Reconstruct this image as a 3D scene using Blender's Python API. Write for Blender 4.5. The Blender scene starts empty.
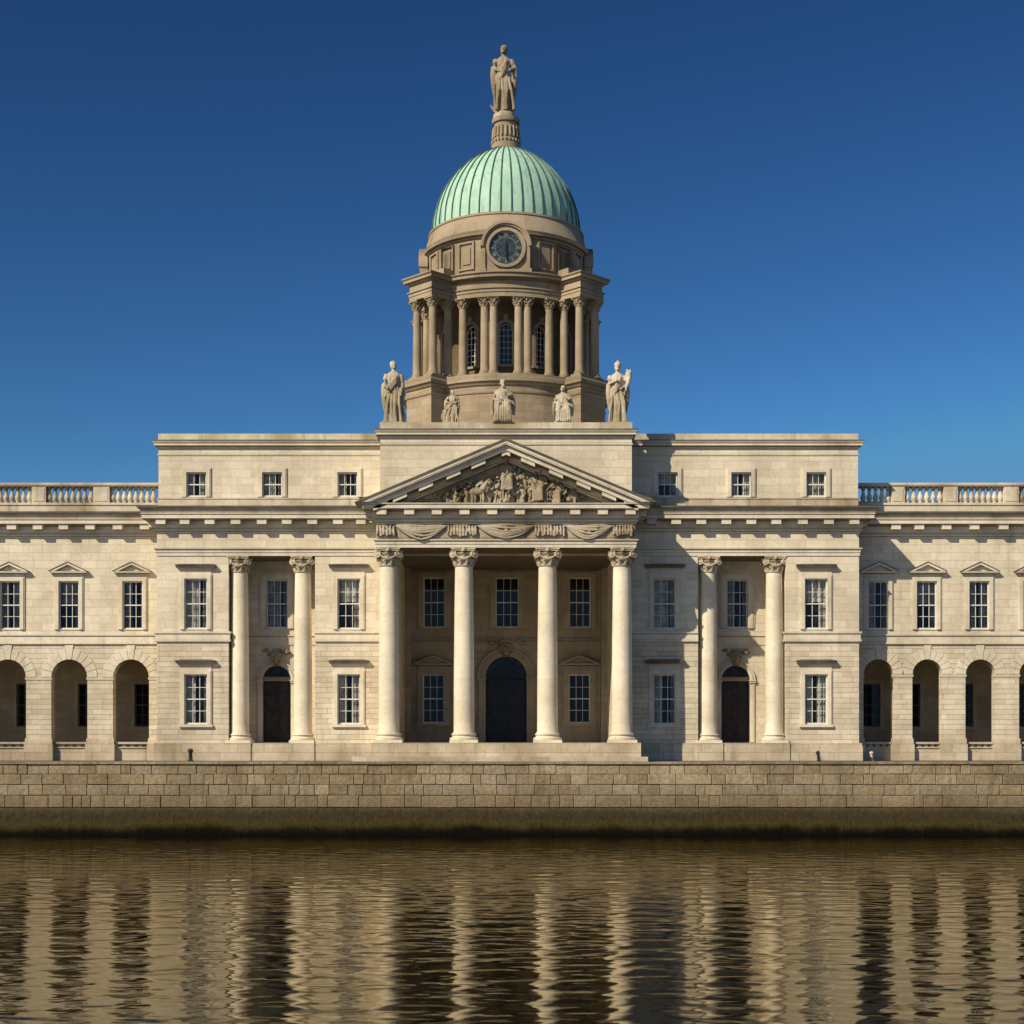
import bpy, bmesh, math, random
import numpy as np
from mathutils import Vector, Matrix

RND = random.Random(11)
scene = bpy.context.scene
COL = scene.collection
PI = math.pi
# camera model: 1 unit = 1 m, river level z = 0, pavilion front at y = 0
F, D, H, CX, HY = 1500.0, 75.0, 4.0, 506.0, 748.0
def X(px, Y=0.0): return (px - CX) * (D + Y) / F
def Z(py, Y=0.0): return H - (py - HY) * (D + Y) / F
ZQ = 3.35                     # quay level

# ------------------------------------------------------------------ mesh builder
class MB:
    def __init__(s): s.v = []; s.f = []
    def add(s, vs, fs):
        o = len(s.v); s.v += [tuple(p) for p in vs]; s.f += [tuple(i + o for i in f) for f in fs]
    def box(s, x0, x1, y0, y1, z0, z1):
        s.add([(x0,y0,z0),(x1,y0,z0),(x1,y1,z0),(x0,y1,z0),(x0,y0,z1),(x1,y0,z1),(x1,y1,z1),(x0,y1,z1)],
              [(0,3,2,1),(4,5,6,7),(0,1,5,4),(1,2,6,5),(2,3,7,6),(3,0,4,7)])
    def xbox(s, m, sx, sy, sz):
        vs = [m @ Vector((a*sx/2, b*sy/2, c*sz/2)) for c in (-1,1) for (a,b) in ((-1,-1),(1,-1),(1,1),(-1,1))]
        s.add(vs, [(0,3,2,1),(4,5,6,7),(0,1,5,4),(1,2,6,5),(2,3,7,6),(3,0,4,7)])
    def lathe(s, prof, cx=0, cy=0, n=32, m=None, flute=0, fdepth=0.0):
        vs = []
        for r, z in prof:
            for k in range(n):
                a = 2*PI*k/n
                rr = r
                p = Vector((cx + rr*math.cos(a), cy + rr*math.sin(a), z))
                vs.append(m @ p if m else p)
        fs = []
        for i in range(len(prof)-1):
            for k in range(n):
                fs.append((i*n+k, i*n+(k+1)%n, (i+1)*n+(k+1)%n, (i+1)*n+k))
        if prof[0][0] > 1e-4: fs.append(tuple(range(n-1,-1,-1)))
        if prof[-1][0] > 1e-4: fs.append(tuple((len(prof)-1)*n + k for k in range(n)))
        s.add(vs, fs)
    def prism(s, poly, y0, y1):
        n = len(poly)
        s.add([(x,y0,z) for x,z in poly] + [(x,y1,z) for x,z in poly],
              [tuple(range(n)), tuple(range(2*n-1,n-1,-1))] + [(i,(i+1)%n,n+(i+1)%n,n+i) for i in range(n)])
    def prism_m(s, poly, d0, d1, m):
        n = len(poly)
        vs = [m @ Vector((x,d0,z)) for x,z in poly] + [m @ Vector((x,d1,z)) for x,z in poly]
        s.add(vs, [tuple(range(n)), tuple(range(2*n-1,n-1,-1))] + [(i,(i+1)%n,n+(i+1)%n,n+i) for i in range(n)])
    def tube(s, pts, rad, n=8, sx=1.0):
        pts = [Vector(p) for p in pts]
        if not isinstance(rad, (list, tuple)): rad = [rad]*len(pts)
        vs = []
        for i, p in enumerate(pts):
            d = (pts[min(i+1,len(pts)-1)] - pts[max(i-1,0)])
            if d.length < 1e-9: d = Vector((0,0,1))
            d.normalize()
            up = Vector((0,0,1)) if abs(d.z) < .9 else Vector((0,1,0))
            a = d.cross(up).normalized(); b = a.cross(d).normalized()
            for k in range(n):
                t = 2*PI*k/n
                vs.append(p + a*math.cos(t)*rad[i]*sx + b*math.sin(t)*rad[i])
        fs = []
        for i in range(len(pts)-1):
            for k in range(n):
                fs.append((i*n+k, i*n+(k+1)%n, (i+1)*n+(k+1)%n, (i+1)*n+k))
        fs += [tuple(range(n-1,-1,-1)), tuple((len(pts)-1)*n+k for k in range(n))]
        s.add(vs, fs)
    def ell(s, c, r, nu=12, nv=8, m=None):
        vs = [(0,0,-1)]; 
        for j in range(1,nv):
            t = -PI/2 + PI*j/nv
            for k in range(nu):
                a = 2*PI*k/nu
                vs.append((math.cos(t)*math.cos(a), math.cos(t)*math.sin(a), math.sin(t)))
        vs.append((0,0,1))
        q = []
        for p in vs:
            w = Vector((p[0]*r[0], p[1]*r[1], p[2]*r[2]))
            if m: w = m @ w
            q.append(w + Vector(c))
        fs = [(0, 1+(k+1)%nu, 1+k) for k in range(nu)]
        for j in range(nv-2):
            o = 1+j*nu
            fs += [(o+k, o+(k+1)%nu, o+nu+(k+1)%nu, o+nu+k) for k in range(nu)]
        o = 1+(nv-2)*nu
        fs += [(o+k, o+(k+1)%nu, len(vs)-1) for k in range(nu)]
        s.add(q, fs)
    def sweep(s, path, prof, closed=False):
        """profile (out, z) swept along a plan path; outward is the right-hand side of travel"""
        P = [Vector((p[0],p[1])) for p in path]; n = len(P)
        def nrm(a, b):
            d = (b-a).normalized(); return Vector((d.y, -d.x))
        rows = []
        for i in range(n):
            if closed:
                n0 = nrm(P[i-1], P[i]); n1 = nrm(P[i], P[(i+1)%n])
            else:
                n0 = nrm(P[i-1], P[i]) if i > 0 else None
                n1 = nrm(P[i], P[i+1]) if i < n-1 else None
            if n0 is None: mt = n1
            elif n1 is None: mt = n0
            else:
                mt = (n0+n1); mt = mt / max(mt.length_squared/2, .2)
            rows.append(mt)
        k = len(prof); vs = []
        for p, mt in zip(P, rows):
            for o, z in prof:
                q = p + mt*o; vs.append((q.x, q.y, z))
        fs = []
        for i in range(n if closed else n-1):
            j = (i+1) % n
            for a in range(k):
                b = (a+1) % k
                fs.append((i*k+a, j*k+a, j*k+b, i*k+b))
        if not closed:
            fs += [tuple(range(k-1,-1,-1)), tuple((n-1)*k+a for a in range(k))]
        s.add(vs, fs)
    def mesh(s, name, mat, angle=32, smooth=True):
        me = bpy.data.meshes.new(name)
        me.from_pydata(s.v, [], s.f)
        bm = bmesh.new(); bm.from_mesh(me)
        bmesh.ops.recalc_face_normals(bm, faces=bm.faces)
        bm.to_mesh(me); bm.free()
        return finish(me, mat, angle, smooth)

def finish(me, mat, angle=32, smooth=True):
    if mat: me.materials.append(mat)
    if smooth:
        me.shade_smooth()
        me.set_sharp_from_angle(angle=math.radians(angle))
    return me

def remesh(mb, name, mat, voxel, smooth_it=2):
    """fuse overlapping shapes into one continuous surface"""
    me = bpy.data.meshes.new(name + '_src'); me.from_pydata(mb.v, [], mb.f)
    bm = bmesh.new(); bm.from_mesh(me); bmesh.ops.recalc_face_normals(bm, faces=bm.faces); bm.to_mesh(me); bm.free()
    o = bpy.data.objects.new(name + '_src', me); COL.objects.link(o)
    r = o.modifiers.new('r', 'REMESH'); r.mode = 'VOXEL'; r.voxel_size = voxel
    if smooth_it:
        q = o.modifiers.new('s', 'SMOOTH'); q.factor = .5; q.iterations = smooth_it
    dg = bpy.context.evaluated_depsgraph_get()
    out = bpy.data.meshes.new_from_object(o.evaluated_get(dg))
    bpy.data.objects.remove(o); bpy.data.meshes.remove(me)
    out.name = name; out.materials.clear(); out.materials.append(mat); out.shade_smooth()
    return out

def plate_mesh(name, loops, y0, y1, mat):
    """flat wall with openings: first loop outer, others holes, all (x,z)"""
    cu = bpy.data.curves.new(name, 'CURVE'); cu.dimensions = '2D'; cu.fill_mode = 'BOTH'
    e = (y1-y0)/2; cu.extrude = e
    for lp in loops:
        sp = cu.splines.new('POLY'); sp.points.add(len(lp)-1)
        for q, (x, z) in zip(sp.points, lp): q.co = (x, z, 0, 1)
        sp.use_cyclic_u = True
    o = bpy.data.objects.new(name, cu); COL.objects.link(o)
    dg = bpy.context.evaluated_depsgraph_get()
    me = bpy.data.meshes.new_from_object(o.evaluated_get(dg))
    bpy.data.objects.remove(o); bpy.data.curves.remove(cu)
    me.name = name
    for v in me.vertices:
        x, z, d = v.co; v.co = (x, y0+e+d, z)
    bm = bmesh.new(); bm.from_mesh(me)
    bmesh.ops.remove_doubles(bm, verts=bm.verts, dist=1e-4)
    bmesh.ops.recalc_face_normals(bm, faces=bm.faces); bm.to_mesh(me); bm.free()
    me.materials.clear()
    return finish(me, mat, 20)
def rect(x0, x1, z0, z1): return [(x0,z0),(x1,z0),(x1,z1),(x0,z1)]
def arch(x0, x1, z0, z1, n=20):
    r = (x1-x0)/2; c = (x0+x1)/2; zs = z1-r
    return [(x0,z0)] + [(c - r*math.cos(PI*k/n), zs + r*math.sin(PI*k/n)) for k in range(n+1)] + [(x1,z0)]

# ------------------------------------------------------------------ objects
WL = {}
def empty(name, loc, **kw):
    o = bpy.data.objects.new(name, None); COL.objects.link(o); o.location = loc; WL[o] = Vector(loc)
    o.empty_display_size = .3
    for k, v in kw.items(): o[k] = v
    return o
def put(name, me, parent=None, loc=(0,0,0), **kw):
    o = bpy.data.objects.new(name, me); COL.objects.link(o); WL[o] = Vector(loc)
    if parent:
        o.parent = parent; o.location = Vector(loc) - WL[parent]
    else: o.location = loc
    for k, v in kw.items(): o[k] = v
    return o

# ------------------------------------------------------------------ materials
class NT:
    def __init__(s, name):
        s.m = bpy.data.materials.new(name); s.m.use_nodes = True
        s.t = s.m.node_tree; s.b = s.t.nodes['Principled BSDF']; s.out = s.t.nodes['Material Output']
    def n(s, typ, **kw):
        x = s.t.nodes.new(typ)
        for k, v in kw.items(): setattr(x, k, v)
        return x
    def l(s, a, b): s.t.links.new(a, b)
    def math(s, op, a, b=None, clamp=False):
        x = s.n('ShaderNodeMath', operation=op); x.use_clamp = clamp
        for i, v in enumerate((a, b)):
            if v is None: continue
            if isinstance(v, (int, float)): x.inputs[i].default_value = v
            else: s.l(v, x.inputs[i])
        return x.outputs[0]
    def mix(s, f, a, b, mode='MIX'):
        x = s.n('ShaderNodeMix', data_type='RGBA', blend_type=mode)
        for i, v in ((0, f), (6, a), (7, b)):
            if isinstance(v, (int, float)): x.inputs[i].default_value = v
            elif isinstance(v, tuple): x.inputs[i].default_value = (*v, 1) if len(v) == 3 else v
            else: s.l(v, x.inputs[i])
        return x.outputs[2]
    def noise(s, vec, scale, detail=5, rough=.6):
        x = s.n('ShaderNodeTexNoise'); x.inputs['Scale'].default_value = scale
        x.inputs['Detail'].default_value = detail; x.inputs['Roughness'].default_value = rough
        if vec is not None: s.l(vec, x.inputs['Vector'])
        return x.outputs['Fac']
    def ramp(s, v, stops):
        x = s.n('ShaderNodeMapRange'); x.interpolation_type = 'SMOOTHSTEP'
        x.inputs[1].default_value = stops[0]; x.inputs[2].default_value = stops[1]
        x.inputs[3].default_value = stops[2]; x.inputs[4].default_value = stops[3]
        s.l(v, x.inputs[0]); return x.outputs[0]
    def comb(s, a, b, c):
        x = s.n('ShaderNodeCombineXYZ')
        for i, v in enumerate((a,b,c)):
            if isinstance(v, (int,float)): x.inputs[i].default_value = v
            else: s.l(v, x.inputs[i])
        return x.outputs[0]
    def scale(s, vec, sc):
        x = s.n('ShaderNodeVectorMath', operation='MULTIPLY'); s.l(vec, x.inputs[0]); x.inputs[1].default_value = sc
        return x.outputs[0]

def stone(name, base, bw=.9, bh=.36, joint=.008, jcol=.55, var=.10, stain=.35, bump=.35, brick=True, cyl=None, top=.45, jbump=.6, warm=(1,.97,.92), rows=0):
    k = NT(name)
    g = k.n('ShaderNodeNewGeometry'); pos = g.outputs['Position']
    sp = k.n('ShaderNodeSeparateXYZ'); k.l(pos, sp.inputs[0]); x, y, z = sp.outputs
    if cyl:
        ang = k.math('ARCTAN2', k.math('SUBTRACT', x, cyl[0]), k.math('SUBTRACT', cyl[1], y))
        u = k.math('MULTIPLY', ang, cyl[2])
    else:
        u = k.math('ADD', x, k.math('MULTIPLY', y, .97))
    # hand-cut joints wander a little
    wob = k.math('MULTIPLY', k.math('SUBTRACT', k.noise(pos, 1.7, 2), .5), .03)
    uv = k.comb(k.math('ADD', u, wob), k.math('ADD', z, k.math('MULTIPLY', wob, .5)), 0.0)
    big = k.noise(pos, .33, 6, .62)
    streak = k.noise(k.scale(pos, (1.6, 1.6, .13)), 1.0, 6, .65)
    fine = k.noise(pos, 7.0, 8, .7)
    med = k.noise(pos, 1.6, 5, .6)
    c = base
    height = fine
    if brick:
        b = k.n('ShaderNodeTexBrick'); k.l(uv, b.inputs['Vector'])
        b.inputs['Scale'].default_value = 1; b.inputs['Brick Width'].default_value = bw; b.inputs['Row Height'].default_value = bh
        b.inputs['Mortar Size'].default_value = joint; b.inputs['Mortar Smooth'].default_value = .3
        b.inputs['Color1'].default_value = (*[q*(1+var) for q in base], 1)
        b.inputs['Color2'].default_value = (*[q*(1-var)*w for q, w in zip(base, warm)], 1)
        b.inputs['Mortar'].default_value = (*[q*jcol for q in base], 1)
        b.offset = .5; b.squash = .8; b.squash_frequency = 3
        col = b.outputs['Color']
        if rows:
            b2 = k.n('ShaderNodeTexBrick'); k.l(uv, b2.inputs['Vector'])
            b2.inputs['Scale'].default_value = 1; b2.inputs['Brick Width'].default_value = 400; b2.inputs['Row Height'].default_value = bh
            b2.inputs['Mortar Size'].default_value = joint*1.25; b2.inputs['Mortar Smooth'].default_value = .4
            fade = k.ramp(k.noise(k.scale(pos,(.7,.7,2.5)), 1.0, 4), (.3,.62,.25,1))
            rowf = k.math('MULTIPLY', k.math('MULTIPLY', b2.outputs['Fac'], fade), rows)
            col = k.mix(rowf, col, tuple(q*.28 for q in base))
        height = k.math('ADD', k.math('MULTIPLY', fine, .35), k.math('MULTIPLY', k.math('SUBTRACT', 1.0, b.outputs['Fac']), jbump))
    else:
        rgb = k.n('ShaderNodeRGB'); rgb.outputs[0].default_value = (*base, 1); col = rgb.outputs[0]
    col = k.mix(1.0, col, k.mix(k.ramp(big, (.35,.68,0,1)), (1.06,1.04,1.0), (1-stain*.7, 1-stain*.8, 1-stain*.98)), 'MULTIPLY')
    col = k.mix(k.ramp(streak, (.5,.78,0,stain*1.1)), col, (.10,.085,.06))
    col = k.mix(1.0, col, k.mix(k.ramp(fine, (.3,.7,0,1)), (.91,.905,.89), (1.05,1.05,1.05)), 'MULTIPLY')
    col = k.mix(1.0, col, k.mix(k.ramp(med, (.35,.7,0,1)), (.95,.945,.93), (1.03,1.03,1.02)), 'MULTIPLY')
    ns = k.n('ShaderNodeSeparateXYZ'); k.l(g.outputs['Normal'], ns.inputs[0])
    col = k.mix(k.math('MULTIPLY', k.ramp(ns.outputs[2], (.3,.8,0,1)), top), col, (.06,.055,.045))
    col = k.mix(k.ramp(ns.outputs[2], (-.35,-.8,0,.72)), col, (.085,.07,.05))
    k.l(col, k.b.inputs['Base Color'])
    k.b.inputs['Roughness'].default_value = .88; k.b.inputs['Specular IOR Level'].default_value = .25
    bp = k.n('ShaderNodeBump'); bp.inputs['Strength'].default_value = bump; bp.inputs['Distance'].default_value = .03
    k.l(height, bp.inputs['Height']); k.l(bp.outputs[0], k.b.inputs['Normal'])
    return k.m

TX, TY = 0.0, 9.0             # tower axis
PORT = (.73, .67, .555)
TOWB = (.355, .292, .215)
M = {}
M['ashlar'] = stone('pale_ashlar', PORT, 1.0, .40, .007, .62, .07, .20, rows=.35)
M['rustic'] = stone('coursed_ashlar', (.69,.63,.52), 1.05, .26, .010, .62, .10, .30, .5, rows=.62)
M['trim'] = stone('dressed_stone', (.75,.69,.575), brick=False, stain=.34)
M['innertrim'] = stone('shade_toned_dressed_stone', (.46,.40,.30), brick=False, stain=.3)  # dressed stone again, its colour darkened for the shade under cover
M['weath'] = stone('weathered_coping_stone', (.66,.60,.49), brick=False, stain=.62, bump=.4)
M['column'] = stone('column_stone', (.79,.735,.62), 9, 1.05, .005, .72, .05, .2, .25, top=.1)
M['inner'] = stone('shade_toned_stone', (.42,.36,.27), .95, .40, .008, .6, .08, .3)  # darker copy of the wall stone, recess shade put into the colour
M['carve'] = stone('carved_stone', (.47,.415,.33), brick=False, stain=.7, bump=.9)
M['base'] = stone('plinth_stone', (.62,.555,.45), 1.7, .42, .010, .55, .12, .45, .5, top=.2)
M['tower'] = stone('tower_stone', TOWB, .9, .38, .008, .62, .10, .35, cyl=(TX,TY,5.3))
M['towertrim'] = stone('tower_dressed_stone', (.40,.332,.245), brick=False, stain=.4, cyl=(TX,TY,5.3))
M['towerin'] = stone('shade_toned_tower_stone', (.19,.152,.105), .9, .38, .008, .6, .10, .4, cyl=(TX,TY,3.5))  # tower stone darkened so the wall behind the columns reads as shaded
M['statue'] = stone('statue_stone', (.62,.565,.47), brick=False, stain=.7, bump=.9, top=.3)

def plain(name, col, rough=.6, metal=0, spec=.5, var=.15, sc=3.0):
    k = NT(name); g = k.n('ShaderNodeNewGeometry')
    n = k.noise(g.outputs['Position'], sc, 5)
    k.l(k.mix(k.ramp(n, (.3,.7,0,1)), tuple(c*(1-var) for c in col), tuple(c*(1+var) for c in col)), k.b.inputs['Base Color'])
    k.b.inputs['Roughness'].default_value = rough; k.b.inputs['Metallic'].default_value = metal
    k.b.inputs['Specular IOR Level'].default_value = spec
    return k.m
M['white'] = plain('white_sash_paint', (.74,.71,.64), .45, var=.08)
M['greysash'] = plain('dark_sash_paint', (.10,.095,.085), .5)
M['door'] = plain('black_door_paint', (.038,.033,.027), .55, spec=.25, var=.4)
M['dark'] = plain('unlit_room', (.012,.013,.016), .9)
M['curtain'] = plain('net_curtain', (.52,.49,.43), .9, var=.3)
M['rope'] = plain('weathered_rope', (.36,.31,.23), .9)
M['maindoor'] = plain('dark_main_door_paint', (.013,.016,.018), .4, spec=.35, var=.5)
M['iron'] = plain('iron', (.02,.02,.02), .5, var=.4)
M['flash'] = plain('lead_flashing', (.115,.098,.075), .7, var=.35, sc=1.2)
M['lead'] = plain('slate_roof', (.035,.037,.042), .7)

def glass():
    k = NT('window_glass'); k.t.nodes.remove(k.b)
    tr = k.n('ShaderNodeBsdfTransparent'); tr.inputs[0].default_value = (.80,.83,.84,1)
    gl = k.n('ShaderNodeBsdfGlossy'); gl.inputs['Roughness'].default_value = .04; gl.inputs[0].default_value = (.62,.62,.54,1)
    fr = k.n('ShaderNodeFresnel'); fr.inputs[0].default_value = 1.5
    g = k.n('ShaderNodeNewGeometry')
    bp = k.n('ShaderNodeBump'); bp.inputs['Strength'].default_value = .06; bp.inputs['Distance'].default_value = .02
    k.l(k.noise(g.outputs['Position'], 2.2, 2), bp.inputs['Height'])
    k.l(bp.outputs[0], gl.inputs['Normal'])
    mx = k.n('ShaderNodeMixShader'); k.l(fr.outputs[0], mx.inputs[0]); k.l(tr.outputs[0], mx.inputs[1]); k.l(gl.outputs[0], mx.inputs[2])
    k.l(mx.outputs[0], k.out.inputs[0]); return k.m
M['glass'] = glass()

def copper():
    k = NT('verdigris_copper'); g = k.n('ShaderNodeNewGeometry'); pos = g.outputs['Position']
    big = k.noise(pos, .8, 6, .6); st = k.noise(k.scale(pos, (3.5,3.5,.3)), 1, 6, .7)
    col = k.mix(k.ramp(big, (.35,.7,0,1)), (.43,.655,.525), (.34,.555,.44))
    col = k.mix(k.ramp(st, (.47,.75,0,.75)), col, (.14,.27,.21))
    col = k.mix(k.ramp(k.noise(pos, 6, 5), (.55,.8,0,.35)), col, (.42,.66,.53))
    k.l(col, k.b.inputs['Base Color']); k.b.inputs['Roughness'].default_value = .62
    k.b.inputs['Specular IOR Level'].default_value = .35
    bp = k.n('ShaderNodeBump'); bp.inputs['Strength'].default_value = .25; bp.inputs['Distance'].default_value = .04
    k.l(k.noise(pos, 2.5, 4), bp.inputs['Height']); k.l(bp.outputs[0], k.b.inputs['Normal'])
    return k.m
M['copper'] = copper()
M['seam'] = plain('dark_copper_seam', (.06,.13,.10), .7, var=.4, sc=1.5)
M['dial'] = plain('clock_dial_slate', (.032,.047,.055), .35, var=.5, sc=4)
M['gilt'] = plain('pale_numerals', (.26,.27,.25), .4)
M['hand'] = plain('dark_clock_hand', (.015,.018,.02), .4)

def quaystone():
    k = NT('granite_quay_blocks'); g = k.n('ShaderNodeNewGeometry'); pos = g.outputs['Position']
    r = g.outputs['Random Per Island']
    c = k.n('ShaderNodeValToRGB'); e = c.color_ramp
    e.elements[0].color = (.27,.225,.165,1); e.elements[1].color = (.42,.365,.28,1)
    q = e.elements.new(.35); q.color = (.355,.30,.22,1)
    q = e.elements.new(.7); q.color = (.31,.275,.22,1)
    k.l(r, c.inputs[0])
    sp = k.n('ShaderNodeSeparateXYZ'); k.l(pos, sp.inputs[0]); z = sp.outputs[2]
    fine = k.noise(pos, 6, 8, .75); big = k.noise(pos, .5, 5); st = k.noise(k.scale(pos, (2.2,2.2,.25)), 1, 6, .7)
    col = k.mix(1, c.outputs[0], k.mix(k.ramp(fine, (.3,.7,0,1)), (.68,.66,.62), (1.14,1.14,1.12)), 'MULTIPLY')
    col = k.mix(1, col, k.mix(k.ramp(big, (.35,.7,0,1)), (1.05,1.05,1.05), (.76,.74,.68)), 'MULTIPLY')
    col = k.mix(k.ramp(st, (.48,.75,0,.6)), col, (.085,.072,.05))
    col = k.mix(1, col, (1.06,1.0,.89), 'MULTIPLY')
    low = k.ramp(k.math('ADD', z, k.math('MULTIPLY', k.math('SUBTRACT', big, .5), .9)), (1.2,2.3,.55,0))
    col = k.mix(low, col, (.13,.10,.045))
    k.l(col, k.b.inputs['Base Color']); k.b.inputs['Roughness'].default_value = .9; k.b.inputs['Specular IOR Level'].default_value = .2
    bp = k.n('ShaderNodeBump'); bp.inputs['Strength'].default_value = .9; bp.inputs['Distance'].default_value = .06
    k.l(k.math('ADD', fine, k.noise(pos, 2.0, 3)), bp.inputs['Height']); k.l(bp.outputs[0], k.b.inputs['Normal'])
    return k.m
M['quay'] = quaystone()
M['mortar'] = plain('dark_mortar', (.19,.15,.095), .95, var=.3)

def footing():
    k = NT('algae_stained_footing'); g = k.n('ShaderNodeNewGeometry'); pos = g.outputs['Position']
    sp = k.n('ShaderNodeSeparateXYZ'); k.l(pos, sp.inputs[0]); z = sp.outputs[2]
    n1 = k.noise(k.scale(pos, (1,1,.5)), 2.2, 7, .7); n2 = k.noise(k.scale(pos, (4,4,.6)), 1.2, 6, .7); n3 = k.noise(pos, .35, 4)
    zz = k.math('ADD', z, k.math('MULTIPLY', k.math('SUBTRACT', k.math('ADD', n1, k.math('MULTIPLY', n2, .22)), .61), .40))
    zz = k.math('ADD', zz, k.math('MULTIPLY', k.math('SUBTRACT', n3, .5), .75))
    c = k.n('ShaderNodeValToRGB'); e = c.color_ramp
    k.l(k.math('MULTIPLY', zz, 1/1.4), c.inputs[0])
    e.elements[0].position = .08; e.elements[0].color = (.003,.0025,.001,1)
    e.elements[1].position = .95; e.elements[1].color = (.085,.066,.036,1)
    for p, cc in ((.17,(.010,.008,.003)), (.26,(.034,.026,.006)), (.36,(.058,.042,.012)), (.47,(.054,.040,.016)), (.58,(.048,.036,.017)), (.74,(.048,.037,.018))):
        q = e.elements.new(p); q.color = (*cc, 1)
    col = k.mix(1, c.outputs[0], k.mix(k.ramp(k.noise(pos, 7, 8, .75), (.3,.7,0,1)), (.62,.62,.6), (1.2,1.2,1.2)), 'MULTIPLY')
    k.l(col, k.b.inputs['Base Color']); k.b.inputs['Roughness'].default_value = .9; k.b.inputs['Specular IOR Level'].default_value = .1
    bp = k.n('ShaderNodeBump'); bp.inputs['Strength'].default_value = .9; bp.inputs['Distance'].default_value = .06
    k.l(k.math('ADD', n1, n2), bp.inputs['Height']); k.l(bp.outputs[0], k.b.inputs['Normal'])
    return k.m
M['footing'] = footing()

def paving():
    k = NT('quay_paving'); g = k.n('ShaderNodeNewGeometry'); pos = g.outputs['Position']
    b = k.n('ShaderNodeTexBrick'); k.l(pos, b.inputs['Vector']); b.inputs['Scale'].default_value = 1
    b.inputs['Brick Width'].default_value = 1.0; b.inputs['Row Height'].default_value = .6; b.inputs['Mortar Size'].default_value = .01
    b.inputs['Color1'].default_value = (.14,.115,.08,1); b.inputs['Color2'].default_value = (.11,.09,.062,1); b.inputs['Mortar'].default_value = (.07,.06,.04,1)
    k.l(k.mix(1, b.outputs['Color'], k.mix(k.noise(pos, .8, 6), (.7,.7,.7), (1.2,1.2,1.2)), 'MULTIPLY'), k.b.inputs['Base Color'])
    k.b.inputs['Roughness'].default_value = .85
    return k.m
M['paving'] = paving()
M['ground'] = plain('far_ground', (.10,.095,.07), .95, var=.3, sc=.05)

def watermat():
    k = NT('river_water'); k.t.nodes.remove(k.b)
    g = k.n('ShaderNodeNewGeometry'); pos = g.outputs['Position']
    df = k.n('ShaderNodeBsdfDiffuse'); gl = k.n('ShaderNodeBsdfGlossy'); fr = k.n('ShaderNodeFresnel')
    k.l(k.mix(k.noise(pos, .15, 4), (.0040,.0036,.0014), (.0075,.0065,.0024)), df.inputs[0])
    gl.inputs[0].default_value = (.93,.86,.71,1); gl.inputs['Roughness'].default_value = .012; fr.inputs[0].default_value = 1.38
    bp = k.n('ShaderNodeBump'); bp.inputs['Strength'].default_value = .4; bp.inputs['Distance'].default_value = .006
    ruf = k.ramp(k.noise(k.scale(pos, (.12,.3,1)), 1, 3), (.35,.65,.5,1))
    k.l(k.math('MULTIPLY', k.noise(k.scale(pos, (1,1.6,1)), 3.4, 5, .6), ruf), bp.inputs['Height'])
    k.l(bp.outputs[0], gl.inputs['Normal']); k.l(bp.outputs[0], fr.inputs['Normal'])
    mx = k.n('ShaderNodeMixShader'); k.l(fr.outputs[0], mx.inputs[0]); k.l(df.outputs[0], mx.inputs[1]); k.l(gl.outputs[0], mx.inputs[2])
    k.l(mx.outputs[0], k.out.inputs[0])
    return k.m
M['water'] = watermat()

# ------------------------------------------------------------------ setting
mb = MB(); S = 3000
mb.add([(-S,-5.6,ZQ-.05),(S,-5.6,ZQ-.05),(S,S,ZQ-.05),(-S,S,ZQ-.05)], [(0,1,2,3)])
put('ground', mb.mesh('ground', M['ground'], smooth=False), kind='structure')
mb = MB(); mb.box(-90, 90, -5.7, 14, ZQ-.04, ZQ-.002)
put('quay_pavement', mb.mesh('quay_pavement', M['paving'], smooth=False), kind='structure')

def make_water():
    x = np.linspace(-36, 36, 1000); y = np.linspace(-82, -5.0, 1300)
    xx, yy = np.meshgrid(x, y)
    zz = np.zeros_like(xx); rng = np.random.default_rng(5)
    amp = np.clip((xx+36)/4,0,1)*np.clip((36-xx)/4,0,1)*np.clip((yy+82)/5,0,1)
    calm = .5 + .5*np.clip((-10-yy)/22, 0, 1)          # the lee of the wall is calmer
    patch = 1 + .30*np.sin(xx*.21+yy*.13+1)*np.sin(yy*.17-xx*.08+2)
    for i in range(84):
        lam = .27 * (1.7/.27)**rng.random()
        th = PI/2 + rng.normal(0, .42)
        k = 2*PI/lam; ph = rng.random()*2*PI
        slope = .0055 * (lam/.7)**-.12
        ax = k*(math.cos(th)*xx + math.sin(th)*yy) + ph + .6*np.sin(.35*xx+.22*yy+ph*3)
        zz += (slope/k)*np.sin(ax)
    zz *= amp*calm*patch
    ny, nx = xx.shape
    verts = np.stack([xx.ravel(), yy.ravel(), zz.ravel()], 1)
    idx = np.arange(ny*nx).reshape(ny, nx)
    q = np.stack([idx[:-1,:-1].ravel(), idx[:-1,1:].ravel(), idx[1:,1:].ravel(), idx[1:,:-1].ravel()], 1)
    # flat skirt to the horizon
    e = len(verts)
    sk = np.array([(-S,-5,0),(-36,-5,0),(36,-5,0),(S,-5,0),(-S,-82,0),(-36,-82,0),(36,-82,0),(S,-82,0),(-S,-S,0),(-36,-S,0),(36,-S,0),(S,-S,0)], float)
    verts = np.vstack([verts, sk])
    q = np.vstack([q, np.array([(4,5,1,0),(6,7,3,2),(8,9,5,4),(9,10,6,5),(10,11,7,6)])+e])
    me = bpy.data.meshes.new('river')
    me.vertices.add(len(verts)); me.vertices.foreach_set('co', verts.ravel())
    me.loops.add(q.size); me.loops.foreach_set('vertex_index', q.ravel().astype(np.int32))
    me.polygons.add(len(q)); me.polygons.foreach_set('loop_start', np.arange(0, q.size, 4, dtype=np.int32))
    me.update(calc_edges=True); me.validate()
    me.materials.append(M['water']); me.shade_smooth()
    return me
put('river', make_water(), kind='structure')

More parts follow.
